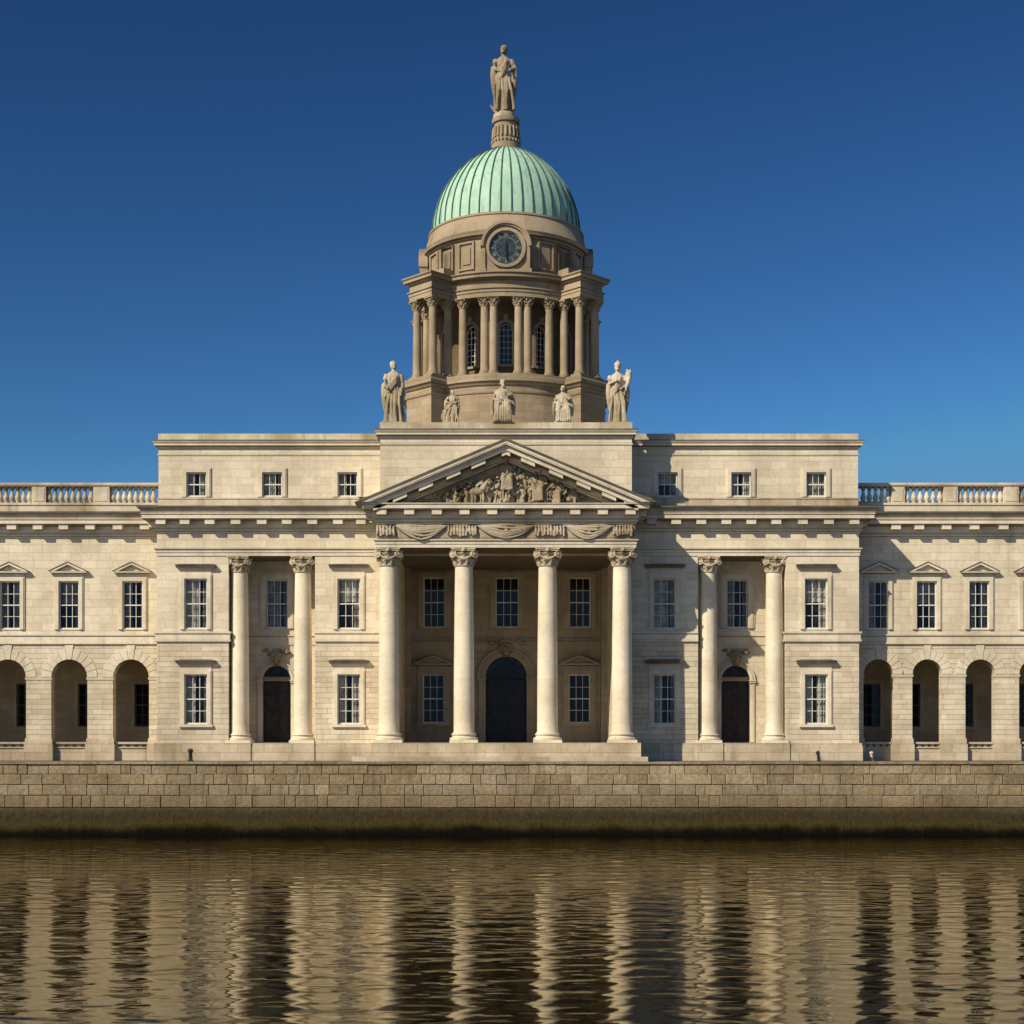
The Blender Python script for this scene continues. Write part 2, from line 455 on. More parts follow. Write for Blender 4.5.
# quay wall ---------------------------------------------------------
qw = empty('quay_wall', (0,-6,0), label='long granite quay wall of coursed blocks with algae along the waterline', category='quay wall')
mb = MB(); mb.box(-60, 60, -5.93, -5.6, 1.0, ZQ-.06)
put('mortar_backing', mb.mesh('mortar_backing', M['mortar'], smooth=False), qw)
def stones():
    mb = MB(); rows = [1.26, 1.82, 2.31, 2.79, 3.245]
    for z0, z1 in zip(rows[:-1], rows[1:]):
        x = -58 - RND.random()
        while x < 58:
            w = RND.choice((.45,.7,.9,1.05,1.2,1.5)) * RND.uniform(.88,1.12)
            j = .020; b = .020; pr = RND.uniform(0,.035); dz = RND.uniform(-.010,.010)
            x0, x1, a0, a1 = x+j/2, x+w-j/2, z0+j/2+dz, z1-j/2+dz
            yf = -6.0-pr
            mb.add([(x0,yf+.1,a0),(x1,yf+.1,a0),(x1,yf+.1,a1),(x0,yf+.1,a1),
                    (x0,yf+b,a0),(x1,yf+b,a0),(x1,yf+b,a1),(x0,yf+b,a1),
                    (x0+b,yf,a0+b),(x1-b,yf,a0+b),(x1-b,yf,a1-b),(x0+b,yf,a1-b)],
                   [(0,1,5,4),(1,2,6,5),(2,3,7,6),(3,0,4,7),(4,5,9,8),(5,6,10,9),(6,7,11,10),(7,4,8,11),(8,9,10,11)])
            x += w
    return mb.mesh('block_courses', M['quay'], smooth=False)
put('block_courses', stones(), qw)
mb = MB(); x = -58
while x < 58:
    w = RND.uniform(1.3,2.6); o = RND.uniform(0,.012)
    mb.box(x+.006, x+w-.006, -6.08-o, -5.3, 3.262, ZQ+.012+o*.4); x += w
put('coping', mb.mesh('coping', M['quay'], smooth=False), qw)
mb = MB()
NX = 300
prof = [(-6.06,1.245),(-6.15,1.235),(-6.19,1.17),(-6.21,.8),(-6.25,.45),(-6.29,.15),(-6.31,-.4)]
vs = []; 
for i in range(NX+1):
    xx = -60+120*i/NX
    for k,(yy,zz) in enumerate(prof):
        vs.append((xx, yy - (RND.uniform(0,.03) if k>2 else RND.uniform(0,.006)), zz + (RND.uniform(-.012,.012) if k in (1,2) else 0)))
n = len(prof)
mb.add(vs, [(i*n+k, (i+1)*n+k, (i+1)*n+k+1, i*n+k+1) for i in range(NX) for k in range(n-1)])
mb.add([(-60,-6.06,1.245),(60,-6.06,1.245),(60,-5.9,1.25),(-60,-5.9,1.25)], [(0,1,2,3)])
put('footing', mb.mesh('footing', M['footing'], 60), qw)

# ------------------------------------------------------------------ building
B = empty('domed_building', (0,0,ZQ), label='pale stone riverside palace with green copper dome, columned portico and arcaded wings', category='building')
def bpart(name, mb, mat, angle=32, parent=None, **kw):
    return put(name, mb.mesh(name, M[mat], angle), parent or B, **kw)

xL, xR = X(157), X(859)
WX = 33.0                      # wings run on past the frame
YW = 1.8                       # wing front
YB = 14.0                      # back of everything
PX = 6.2; PY = -3.1            # portico
RX = 5.4; RY = 6.0             # portico recess
ZF = 4.25                      # portico floor
ZA = 13.6                      # underside of architrave
ZS0, ZS1 = 9.3, 9.82           # string course
BR = 2.1                       # side-bay recess depth
bayL = (X(228.5), X(315)); bayR = (X(698), X(786))

# --- windows: sash + panes + curtain + surround + hood, shared meshes
CACHE = {}
def cached(key, fn):
    if key not in CACHE: CACHE[key] = fn()
    return CACHE[key]
def sash_mesh(w, h, cols, rows, mat='white', archtop=False):
    mb = MB(); y0, y1 = .055, .125; t = .075; m = .026
    x0, x1 = -w/2, w/2
    mb.box(x0-.01, x0+t, y0, y1, -.01, h+.01); mb.box(x1-t, x1+.01, y0, y1, -.01, h+.01)
    mb.box(x0+t, x1-t, y0, y1, -.01, t*1.2); mb.box(x0+t, x1-t, y0, y1, h-t, h+.01)
    iw = w-2*t; ih = h-2.2*t
    for c in range(1, cols):
        xx = x0+t+iw*c/cols; mb.box(xx-m/2, xx+m/2, y0+.02, y1-.01, t*1.2, h-t)
    for r in range(1, rows):
        zz = t*1.2+ih*r/rows; mid = (rows % 2 == 0 and r == rows//2)
        q = .028 if mid else m/2
        mb.box(x0+t, x1-t, y0+(-.015 if mid else .015), y1+(-.005 if mid else -.013), zz-q, zz+q)
    return mb.mesh('window', M[mat])
def pane_mesh(w, h):
    mb = MB(); mb.add([(-w/2,.108,0),(w/2,.108,0),(w/2,.108,h),(-w/2,.108,h)], [(0,1,2,3)])
    return mb.mesh('pane', M['glass'], smooth=False)
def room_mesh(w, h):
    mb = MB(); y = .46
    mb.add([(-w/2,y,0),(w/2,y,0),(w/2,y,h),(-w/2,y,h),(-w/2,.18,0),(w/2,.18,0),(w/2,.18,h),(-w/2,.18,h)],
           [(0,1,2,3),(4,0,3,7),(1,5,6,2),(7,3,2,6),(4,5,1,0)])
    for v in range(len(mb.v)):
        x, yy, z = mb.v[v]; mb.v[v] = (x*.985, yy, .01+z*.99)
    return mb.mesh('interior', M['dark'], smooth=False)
def curtain_mesh(w, h, kind):
    mb = MB(); rr = random.Random(kind)
    def drape(a, b, top, bot):
        n = 26; vs = []
        for i in range(n+1):
            u = i/n; x = a+(b-a)*u; yy = .30 + .035*math.sin(u*PI*7+kind) + .015*math.sin(u*PI*17)
            vs += [(x, yy, bot), (x+.03*math.sin(i), yy, top)]
        mb.add(vs, [(2*i, 2*i+2, 2*i+3, 2*i+1) for i in range(n)])
    if kind == 0: drape(-w*.47, -w*.12, h*.98, .03); drape(w*.08, w*.47, h*.98, .03)
    elif kind == 1: drape(-w*.47, w*.47, h*.98, h*.55); drape(w*.2, w*.47, h*.55, .03)
    elif kind == 2: drape(-w*.47, -w*.08, h*.98, .03); drape(w*.3, w*.47, h*.98, .03)
    else: drape(-w*.47, w*.12, h*.98, .03); drape(w*.25, w*.47, h*.98, h*.02)
    return mb.mesh('curtain', M['curtain'])
def surround_mesh(w, h, mat, sill=True, t=.19):
    mb = MB()
    for a, pr in ((t*1.12, .06), (t*.84, .095), (t*.42, .075)):
        i = -.012
        mb.box(-w/2-a, -w/2-i, -pr, .03, 0, h+a); mb.box(w/2+i, w/2+a, -pr, .03, 0, h+a)
        mb.box(-w/2-i, w/2+i, -pr, .03, h+i, h+a)
    if sill: mb.box(-w/2-t-.07, w/2+t+.07, -.13, .12, -.13, -.002)
    else: mb.box(-w/2-.0, w/2, -.03, .12, -.03, .012)
    return mb.mesh('surround', M[mat])
def hood_mesh(w, h, style, mat, t=.19):
    mb = MB(); z = h+t*1.12+.001
    if style == 'flat':
        a = w/2+t
        mb.box(-a, a, -.045, .03, z+.002, z+.24); z += .14
        mb.sweep([(-a,.02),(-a,-.04),(a,-.04),(a,.02)], [(-.05,z+.10),(.05,z+.10),(.08,z+.15),(.19,z+.18),(.20,z+.25),(.24,z+.30),(.24,z+.315),(-.05,z+.39)])
    else:
        a = w/2+t
        mb.box(-a, a, -.05, .03, z+.002, z+.14); z += .08
        mb.sweep([(-a,.02),(-a,-.04),(a,-.04),(a,.02)], [(-.05,z+.06),(.05,z+.06),(.19,z+.10),(.22,z+.19),(-.05,z+.20)])
        b = a+.24; r = .46; zz = z+.195; m = r/b
        mb.prism([(-b,zz),(0,zz+r),(b,zz),(b-.28,zz),(0,zz+r-.28*m),(-b+.28,zz)], -.26, .03)
        mb.prism([(-b-.06,zz),(0,zz+r+.06*m),(b+.06,zz),(b-.02,zz),(0,zz+r-.02*m-.012),(-b+.02,zz)], -.285, .03)
        mb.prism([(-b+.28,zz-.003),(0,zz+r-.27*m),(b-.28,zz-.003)], -.06, .03)
    me = mb.mesh('hood', M[mat]); me.materials.append(M['flash'])
    if style == 'flat':
        for p in me.polygons:
            if p.center.z > z+.172 and p.center.y < -.055: p.material_index = 1
    else:
        for p in me.polygons:
            if p.center.z > zz+.02 and (p.normal.z > .3 or abs(p.center.y+.285) < .004): p.material_index = 1
    return me
WCOUNT = 0
def window(cx, z0, Y, w, h, hood=None, sill=True, cols=3, rows=4, mat='trim', curtain=True, surround=True, sash='white', t=.19):
    global WCOUNT
    WCOUNT += 1
    loc = (cx, Y, z0); key = (round(w,2), round(h,2))
    o = put('window', cached(('s',key,cols,rows,sash), lambda: sash_mesh(w,h,cols,rows,sash)), B, loc)
    put('pane', cached(('p',key), lambda: pane_mesh(w,h)), o, loc)
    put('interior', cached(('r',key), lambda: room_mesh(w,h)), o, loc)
    if curtain:
        kind = WCOUNT*7 % 4
        put('curtain', cached(('c',key,kind), lambda: curtain_mesh(w,h,kind)), o, loc)
    if surround:
        put('surround', cached(('u',key,sill,mat,t), lambda: surround_mesh(w,h,mat,sill,t)), o, loc)
    if hood: put('hood', cached(('h',key,hood,mat,t), lambda: hood_mesh(w,h,hood,mat,t)), o, loc)
    return o
def wh(cx, z0, w, h): return rect(cx-w/2, cx+w/2, z0, z0+h)

def door(cx, z0, Y, w, h, mat='inner', key=True, R=.28, paint='door'):
    """arched doorway: two panelled leaves, transom, fanlight, archivolt"""
    r = w/2; zs = z0+h-r; loc = (cx, Y, z0); hz = h-r
    mb = MB(); zt = hz-.05
    for s in (-1, 1):
        x0, x1 = (-.5*w+.02, -.012) if s < 0 else (.012, .5*w-.02)
        mb.box(x0, x1, .30, .36, .01, zt)
        ww = x1-x0
        for a, b in ((.05,.20),(.24,.52),(.56,.76),(.80,.97)):
            p0, p1 = zt*a, zt*b
            mb.box(x0+ww*.14, x1-ww*.14, .272, .31, p0, p1)
            mb.box(x0+ww*.24, x1-ww*.24, .255, .29, p0+ww*.1, p1-ww*.1)
    mb.box(-.03, .03, .262, .33, .02, zt-.01)
    o = put('door', mb.mesh('door', M[paint]), B, loc)
    mb = MB(); mb.tube([(.08,.24,1.05),(.08,.22,1.13),(.08,.24,1.21)], .018); mb.ell((.08,.25,1.13),(.03,.02,.05))
    put('handle', mb.mesh('handle', M['iron']), o, loc)
    mb = MB(); mb.box(-r-.01, r+.01, .14, .34, hz-.06, hz+.09); mb.box(-r-.01, r+.01, .10, .34, hz+.09, hz+.15)
    put('transom', mb.mesh('transom', M['maindoor' if paint == 'maindoor' else 'inner']), o, loc)
    fan = MB(); fr = r-.02
    for k in range(1, 6):
        a = PI*k/6; fan.tube([(.25*r*math.cos(a),.27,hz+.15+.22*r*math.sin(a)),(fr*math.cos(a),.27,hz+fr*math.sin(a))], .018, 6)
    for q in (.27, .62):
        fan.tube([(q*r*math.cos(PI*k/16),.27,hz+.15*(1-math.sin(PI*k/16)*.3)+q*r*math.sin(PI*k/16)) for k in range(17)], .017, 6)
    fl = put('fanlight', fan.mesh('fanlight', M['door']), o, loc)
    mb = MB(); pts = [(-fr,hz+.12)] + [(-fr*math.cos(PI*k/24), max(hz+.12, hz+fr*math.sin(PI*k/24))) for k in range(1,24)] + [(fr,hz+.12)]
    mb.add([(x,.30,z) for x,z in pts], [tuple(range(len(pts)))])
    put('pane', mb.mesh('pane', M['glass'], smooth=False), o, loc)
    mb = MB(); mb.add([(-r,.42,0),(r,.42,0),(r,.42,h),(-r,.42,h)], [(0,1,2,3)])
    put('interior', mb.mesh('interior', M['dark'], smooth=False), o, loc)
    mb = MB(); N = 28
    for (ra, rb, pr) in ((r-.012, r+R, .06), (r+R*.35, r+R*.6, .10), (r+R*.78, r+R*1.1, .13)):
        for k in range(N):
            a, b = PI*k/N, PI*(k+1)/N
            mb.prism([(-ra*math.cos(a), hz+ra*math.sin(a)), (-rb*math.cos(a), hz+rb*math.sin(a)), (-rb*math.cos(b), hz+rb*math.sin(b)), (-ra*math.cos(b), hz+ra*math.sin(b))], -pr, .03)
    for s in (-1, 1):
        a, b = sorted((s*(r-.012), s*(r+R*.9)))
        mb.box(a, b, -.05, .03, 0, hz-.16)
        a, b = sorted((s*(r+R*.4), s*(r+R*.9+.01)))
        mb.box(a, b, -.08, .03, 0, hz-.16)
        a, b = sorted((s*(r-.03), s*(r+R*1.15)))
        mb.box(a, b, -.13, .03, hz-.16, hz-.002); mb.box(a-.03, b+.03, -.16, .03, hz-.07, hz-.012)
    put('archivolt', mb.mesh('archivolt', M[mat]), o, loc)
    if key:
        mb = MB(); zc = h+.36; s = w/1.7; rk = random.Random(int(w*100))
        mb.prism([(-.15*s, h-.05), (.15*s, h-.05), (.27*s, h+.86), (-.27*s, h+.86)], -.2, .03)
        mb.ell((0,-.27,zc), (.17*s,.16,.23)); mb.ell((0,-.40,zc-.02), (.045,.08,.07)); mb.ell((0,-.32,zc-.2), (.15*s,.13,.17))
        for sg in (-1,1): mb.ell((sg*.07*s,-.39,zc+.06), (.05,.04,.03), 8, 6)
        for q in range(16):
            t = -.5+q/15*(PI+1); mb.ell((.25*s*math.cos(t), -.2-.08*rk.random(), zc+.02+.27*math.sin(t)), (.08,.1,.08), 8, 6)
        for q in range(26):
            x = rk.uniform(-.75,.75)*s; mb.ell((x, -.08-.06*rk.random(), h+.50+.28*rk.random()+.10*abs(x)), (rk.uniform(.05,.11),.10,rk.uniform(.05,.10)), 8, 6)
        put('keystone', remesh(mb, 'keystone', M['carve'], .025, 1), o, loc)
    return o

# --- columns
def volute(mb, c, ax, r, th):
    ax = Vector(ax).normalized()
    m = Matrix.Translation(c) @ ax.to_track_quat('Z','Y').to_matrix().to_4x4()
    mb.lathe([(r*.2,-th*.62),(r*.22,-th*.6),(r*.34,-th*.40),(r*.5,-th*.52),(r*.66,-th*.36),(r*.86,-th*.5),(r,-th*.34),(r*.92,0),(r,th*.34),(r*.86,th*.5),(r*.66,th*.36),(r*.5,th*.52),(r*.34,th*.40),(r*.22,th*.6),(r*.2,th*.62)], n=20, m=m)
def capital_mesh(r, hc):
    """composite capital, local origin at top of shaft"""
    mb = MB(); a = r*.86; W = r*1.24
    mb.lathe([(a,0),(a*1.10,.01),(a*1.13,.05),(a*1.06,.075),(a,.09),(a*.97,hc*.45),(a*1.05,hc*.55),(a*1.28,hc*.68),(a*1.34,hc*.74),(a*1.1,hc*.80),(a*1.02,hc*.88)], n=32)
    for k in range(12):
        t = 2*PI*(k+.5)/12; c, s = math.cos(t), math.sin(t)
        mb.tube([(a*.98*c,a*.98*s,hc*.30),(a*1.04*c,a*1.04*s,hc*.42),(a*1.17*c,a*1.17*s,hc*.50),(a*1.16*c,a*1.16*s,hc*.45)], [.06*r/.49,.085*r/.49,.06*r/.49,.02], 7)
    for tier, z0, nn in ((0,.10,10),(1,.26,10)):      # two rows of curling leaves round the bell
        for k in range(nn):
            t = 2*PI*(k+.5*tier)/nn; c, s = math.cos(t), math.sin(t); q = r/.49; o = a*(1.0+.03*tier)
            mb.tube([(o*c,o*s,hc*z0),(o*1.05*c,o*1.05*s,hc*(z0+.14)),(o*1.20*c,o*1.20*s,hc*(z0+.25)),(o*1.33*c,o*1.33*s,hc*(z0+.27)),(o*1.36*c,o*1.36*s,hc*(z0+.20))], [.07*q,.095*q,.08*q,.055*q,.02*q], 7)
    for sx in (-1,1):
        for sy in (-1,1):
            volute(mb, (sx*W*.80, sy*W*.70, hc*.66), (sx*.45, sy*.9, 0), hc*.225, r*.32)
    for (dx,dy) in ((0,-1),(0,1),(1,0),(-1,0)):      # festoon between the volutes and flower on the abacus
        tx, ty = -dy, dx
        pts = [(dx*W*.86+tx*u*W*.6, dy*W*.86+ty*u*W*.6, hc*(.60-.20*(1-u*u))) for u in (-1,-.6,-.2,.2,.6,1)]
        mb.tube(pts, [.03,.055,.075,.075,.055,.03], 7)
        mb.ell((dx*W*.98, dy*W*.98, hc*.88), (.10*r/.49,.10*r/.49,.10*r/.49), 8, 6)
    n = 8; poly = []
    for k in range(4):                                 # abacus with hollow sides
        a0 = PI/4 + k*PI/2
        p0 = Vector((W*1.42*math.cos(a0), W*1.42*math.sin(a0))); p1 = Vector((W*1.42*math.cos(a0+PI/2), W*1.42*math.sin(a0+PI/2)))
        d = (p1-p0); nn = Vector((d.y,-d.x)).normalized()
        for i in range(n):
            u = .05+.9*i/(n-1); p = p0.lerp(p1, u) - nn*(W*.10*(1-(2*u-1)**2)); poly.append((p.x,p.y))
    for z0, z1, sc in ((hc*.84,hc*.92,.94),(hc*.92,hc,1.0)):
        m = len(poly)
        mb.add([(x*sc,y*sc,z0) for x,y in poly]+[(x*sc,y*sc,z1) for x,y in poly], [tuple(range(m-1,-1,-1)), tuple(range(m,2*m))]+[(i,(i+1)%m,m+(i+1)%m,m+i) for i in range(m)])
    return mb.mesh('capital', M['carvecap'], 40)
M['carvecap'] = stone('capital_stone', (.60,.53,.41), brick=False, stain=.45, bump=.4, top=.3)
def shaft_mesh(r, h):
    prof = [(r*1.07,0),(r*1.07,.04),(r,.10)]
    for k in range(1, 15):
        u = k/14; prof.append((r*(1-.14*u**1.8), .10+(h-.10)*u))
    mb = MB(); mb.lathe(prof, n=48); return mb.mesh('column', M['column'])
def cbase_mesh(r):
    mb = MB(); p = r*1.36
    mb.box(-p, p, -p, p, 0, .14)
    mb.lathe([(p*.98,.141),(p*1.0,.17),(p*1.0,.23),(p*.95,.26),(r*1.16,.27),(r*1.12,.31),(r*1.14,.35),(r*1.19,.37),(r*1.22,.41),(r*1.19,.45),(r*1.08,.455)], n=40)
    return mb.mesh('base', M['column'])
def column(x, y, z0, z1, r, hc):
    hb = .455; hs = z1-z0-hb-hc
    o = put('column', cached(('sh',r,round(hs,2)), lambda: shaft_mesh(r,hs)), B, (x,y,z0+hb))
    put('base', cached(('cb',r), lambda: cbase_mesh(r)), o, (x,y,z0))
    put('capital', cached(('cap',r,hc), lambda: capital_mesh(r,hc)), o, (x,y,z1-hc))
yc = PY+.56
for px in (389, 464, 547.5, 622): column(X(px,yc), yc, ZF, ZA-.003, .5, .86)
for px in (240, 303, 708, 774): column(X(px,.5), .5, ZF, ZA-.003, .46, .80)

# --- pavilion walls
WIN_W, WIN_H = 1.17, 2.54
up0 = Z(629.3); lo0 = Z(724.5); LOH = 2.52
panels = [(xL, bayL[0], 196), (bayL[1], -RX, 349), (RX, bayR[0], 664.5), (bayR[1], xR, 816)]
for x0, x1, px in panels:
    c = X(px)
    put('wall', plate_mesh('wall', [rect(x0,x1,9.5,ZA-.002), wh(c,up0,WIN_W,WIN_H)], 0, .5, M['ashlar']), B)
    put('wall', plate_mesh('wall', [rect(x0,x1,ZQ,9.5), wh(c,lo0,WIN_W,LOH)], 0, .5, M['rustic']), B)
    window(c, up0, 0, WIN_W, WIN_H, 'flat', False)
    window(c, lo0, 0, WIN_W, LOH, 'flat', True)
    yb = YB
    mb = MB(); mb.box(x0+.001, x1-.001, .5, yb, ZQ, ZA-.002); bpart('wall_mass', mb, 'ashlar')
    mb = MB()
    z0, z1 = ZS0, ZS1
    pr = [(-.1,z0+.02),(.10,z0+.02),(.11,z0+.12),(.07,z0+.14),(.07,z0+.38),(.12,z0+.42),(.13,z1),(-.1,z1+.015)]
    if px == 196: path = [(x0,YW),(x0,0),(x1,0),(x1,.3)]
    elif px == 816: path = [(x0,.3),(x0,0),(x1,0),(x1,YW)]
    else: path = [(x0,.3 if px==349 else 0),(x0,0)] if False else [(x0,0),(x1,0)]
    mb.sweep(path, pr); bpart('string_course', mb, 'trim')
# side-bay recesses
for (x0, x1), wpx, dpx in ((bayL, 277.3, 276.7), (bayR, 737, 735.5)):
    Y = BR; wc = X(wpx, Y); dc = X(dpx, Y); w = 1.12; dw = 1.48
    zd = ZF+.05; dh = Z(665.5, Y)-zd; wz = Z(628.5, Y)
    put('wall', plate_mesh('wall', [rect(x0,x1,ZQ,ZA-.002), wh(wc,wz,w,2.52), arch(dc-dw/2,dc+dw/2,zd,zd+dh)], Y, Y+.5, M['ashlar']), B)
    mb = MB(); mb.box(x0-.02, x1+.02, Y+.5, YB, ZQ, ZA-.002); bpart('wall_mass', mb, 'ashlar')
    window(wc, wz, Y, w, 2.52, None, False, t=.3)
    door(dc, zd, Y, dw, dh, 'trim', True, .24)
    mb = MB(); mb.sweep([(x0,Y),(x1,Y)], [(-.1,ZS0),(.04,ZS0),(.05,ZS0+.4),(.10,ZS0+.44),(.10,ZS1-.03),(-.1,ZS1)])
    bpart('string_course', mb, 'trim')
    mb = MB(); mb.box(x0+.001, x1-.001, -.02, Y, ZQ, ZF-.001); bpart('recess_floor', mb, 'base')
# portico recess
Y = RY
uz = Z(628, Y); lz = Z(723.5, Y); pw = 1.19; uh = 2.74; lh = 2.66
dw = 41.5*(D+Y)/F; dz = ZF+.03; dh = Z(656.3, Y)-dz; dc = X(506.2, Y)
wins = [(X(434.2,Y), uz, pw, uh), (X(507.2,Y), uz, 1.28, uh), (X(579.8,Y), uz, pw, uh), (X(433.6,Y), lz, pw, lh), (X(579.4,Y), lz, pw, lh)]
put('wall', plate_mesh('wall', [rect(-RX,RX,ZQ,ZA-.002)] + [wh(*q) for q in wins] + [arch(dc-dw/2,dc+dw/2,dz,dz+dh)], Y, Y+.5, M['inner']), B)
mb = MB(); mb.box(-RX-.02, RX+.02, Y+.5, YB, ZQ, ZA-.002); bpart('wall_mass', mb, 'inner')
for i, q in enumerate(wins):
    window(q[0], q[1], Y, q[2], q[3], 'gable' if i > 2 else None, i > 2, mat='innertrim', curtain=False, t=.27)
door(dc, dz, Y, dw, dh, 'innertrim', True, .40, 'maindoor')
mb = MB(); mb.sweep([(-RX,Y),(RX,Y)], [(-.1,ZS0),(.05,ZS0),(.06,ZS0+.44),(.12,ZS0+.5),(.12,ZS1+.05),(-.1,ZS1+.08)]); bpart('string_course', mb, 'inner')
mb = MB(); mb.box(-RX+.001, RX-.001, -.01, Y, ZQ, ZF-.001); bpart('portico_floor', mb, 'base')
for s in (-1,1):                                         # antae on the recess jambs
    mb = MB(); a, b = sorted((s*RX, s*(RX-.32))); mb.box(a, b, Y-1.0, Y-.002, ZF, ZA-.004); bpart('pilaster', mb, 'inner')
# portico platform and steps
mb = MB(); e = X(641,-4.1); mb.box(-e, e, -4.1, -.181, ZQ, ZF-.002); bpart('portico_platform', mb, 'base')
mb = MB(); mb.box(X(352,-4.7), X(648,-4.7), -4.7, -4.101, ZQ, ZQ+.24); bpart('step', mb, 'base')
# pavilion plinth
for x0, x1 in ((xL-.15, -e), (e, xR+.15)):
    mb = MB(); mb.box(x0, x1, -.18, -.0005, ZQ, ZF-.16); mb.box(x0+.03, x1-.03, -.15, -.0005, ZF-.16, ZF-.004)
    bpart('plinth', mb, 'base')
for px in (240, 303, 708, 774):
    cxx = X(px,.5); mb = MB(); mb.box(cxx-.66, cxx+.66, -.24, .3, ZQ, ZF-.003); bpart('pedestal', mb, 'base')

# --- entablature
mb = MB(); mb.box(xL, xR, 0, YB, ZA, 16.0); mb.box(-PX, PX, PY, -2.05, ZA+.003, 15.6)
for s in (-1,1):
    a, b = sorted((s*PX, s*(PX-1.05))); mb.box(a, b, -2.05, -.001, ZA+.003, 15.6)
bpart('entablature', mb, 'ashlar')
mb = MB(); mb.box(-PX+1.05, PX-1.05, -2.05, -.001, ZA+.12, 15.5); bpart('portico_ceiling', mb, 'inner')
for s in (-1,1):                                         # side walls close the ends of the portico
    a, b = sorted((s*5.62, s*6.12)); mb = MB(); mb.box(a, b, -2.02, -.001, ZF+.001, ZA+.002); bpart('side_wall', mb, 'ashlar')
main = [(xL,YW),(xL,0),(-PX,0),(-PX,PY),(PX,PY),(PX,0),(xR,0),(xR,YW)]
mb = MB(); mb.sweep(main, [(-.05,ZA+.004),(.04,ZA+.004),(.04,ZA+.17),(.07,ZA+.175),(.07,ZA+.31),(.13,ZA+.33),(.15,ZA+.40),(-.05,ZA+.42)])
bpart('architrave', mb, 'trim')
full = [(-WX,YW)] + main + [(WX,YW)]
cor = MB(); cor.sweep(full, [(-.1,14.74),(.04,14.74),(.06,14.80),(.11,14.83),(.11,14.92),(.17,15.0),(.17,15.30),(.24,15.37),(.60,15.375),(.62,15.40),(.62,15.57),(.66,15.60),(.67,15.65),(-.1,15.655)])
cornice = bpart('cornice', cor, 'trim')
cyp = [(-.1,15.657),(.64,15.657),(.66,15.70),(.70,15.80),(.78,15.90),(.81,15.93),(.81,15.98),(.3,16.03),(-.1,16.04)]
for path in ([(-WX,YW),(xL,YW),(xL,0),(-PX,0),(-PX,-3.2)], [(PX,-3.2),(PX,0),(xR,0),(xR,YW),(WX,YW)]):
    mb = MB(); mb.sweep(path, cyp); put('cornice_gutter', mb.mesh('cornice_gutter', M['weath']), cornice)
for path in ([(-WX,YW),(xL,YW),(xL,0),(-PX,0),(-PX,-3.2)], [(PX,-3.2),(PX,0),(xR,0),(xR,YW),(WX,YW)]):
    mb = MB(); mb.sweep(path, [(.60,15.985),(.822,15.90),(.832,15.99),(.3,16.06),(-.02,16.07),(-.02,16.03),(.3,16.04)]); put('lead_flashing', mb.mesh('lead_flashing', M['flash']), cornice)
# modillions, each its own sub-part
def mod_mesh():
    mb = MB(); mb.box(-.235, .235, -.54, -.15, 15.12, 15.33); mb.box(-.255,.255,-.56,-.15,15.33,15.3735)
    return mb.mesh('modillion', M['trim'])
MODS = mod_mesh()
def modillion(x, y, rot=0):
    o = put('modillion', MODS, cornice, (x, y, 0)); o.rotation_euler = (0,0,rot)
for px in (161,185,210,236,262,287,312.5,338,361): modillion(X(px,-.4), 0)
for px in (651.5,676,701,726,751,776,802.5,828.5,854): modillion(X(px,-.4), 0)
for k in range(10): modillion(-5.93+11.86*k/9, PY)
for s in (-1,1):
    for yy in (-2.75,-1.75,-.8): modillion(s*PX, yy, s*PI/2)
    modillion(xL if s<0 else xR, .75, s*PI/2)
for px in (-13,12.2,38.2,64,90.5,118,145): modillion(X(px,YW-.4), YW)
for px in (895.5,918.8,946,974,1003,1029,1055): modillion(X(px,YW-.4), YW)

# frieze swags
fr0, fr1 = ZA+.44, 14.72
def swag(xa, xb):
    mb = MB(); w = xb-xa; n = 16
    for j in range(6):
        u0 = j/5; sag = .03+.60*u0; ztop = fr1-.05-.03*u0; pts = []; rad = []
        for i in range(n+1):
            u = i/n; x = xa+w*(.5+(u-.5)*(1-.06*u0)); c = (1-(2*u-1)**2)*.8+(1-abs(2*u-1))*.2
            lag = .07*math.sin(u*PI*2+j*1.3+xa)
            pts.append((x, PY-.07-.10*c-.03*math.sin(PI*u0), ztop-sag*c+lag*c*.5)); rad.append(.030+.034*c)
        mb.tube(pts, rad, 7)
    for j in range(3):
        x0 = (xa+xb)/2; mb.tube([(x0-.07+.07*j,PY-.15,fr1-.03),(x0+.05*math.sin(j*2),PY-.20,(fr0+fr1)/2),(x0+.12*(j-1),PY-.14,fr0+.05)], [.03,.045,.035], 7)
    mb.box(xa+.02, xb-.02, PY-.03, PY+.02, fr0+.03, fr1-.02)
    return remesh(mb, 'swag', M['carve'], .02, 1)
def bunch(xa, xb):
    mb = MB(); n = max(4, int((xb-xa)/.14))
    for i in range(n):
        x = xa+(xb-xa)*(i+.5)/n; t = RND.uniform(.75,1.0)
        mb.tube([(x+RND.uniform(-.03,.03),PY-.05,fr1-.05),(x,PY-.12-RND.random()*.05,(fr0+fr1)/2),(x+RND.uniform(-.05,.05),PY-.09-RND.random()*.04,fr1-.05-(fr1-fr0-.1)*t)], [.045,.062,.07], 7)
        mb.ell((x,PY-.09,fr1-.08-RND.random()*.1),(.06,.08,.06),8,6)
    mb.box(xa, xb, PY-.03, PY+.02, fr0+.04, fr1-.05)
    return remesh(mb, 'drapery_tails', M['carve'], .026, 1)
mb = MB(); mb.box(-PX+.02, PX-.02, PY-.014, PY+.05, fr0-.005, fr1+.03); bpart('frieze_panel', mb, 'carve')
sx = lambda c: X(340+c*.3125, PY)
for a, b in ((172,349),(434,628),(716,878)): put('swag', swag(sx(a),sx(b)), B)
for a, b in ((116,178),(343,440),(622,722),(872,938)): put('drapery_tails', bunch(sx(a),sx(b)), B)

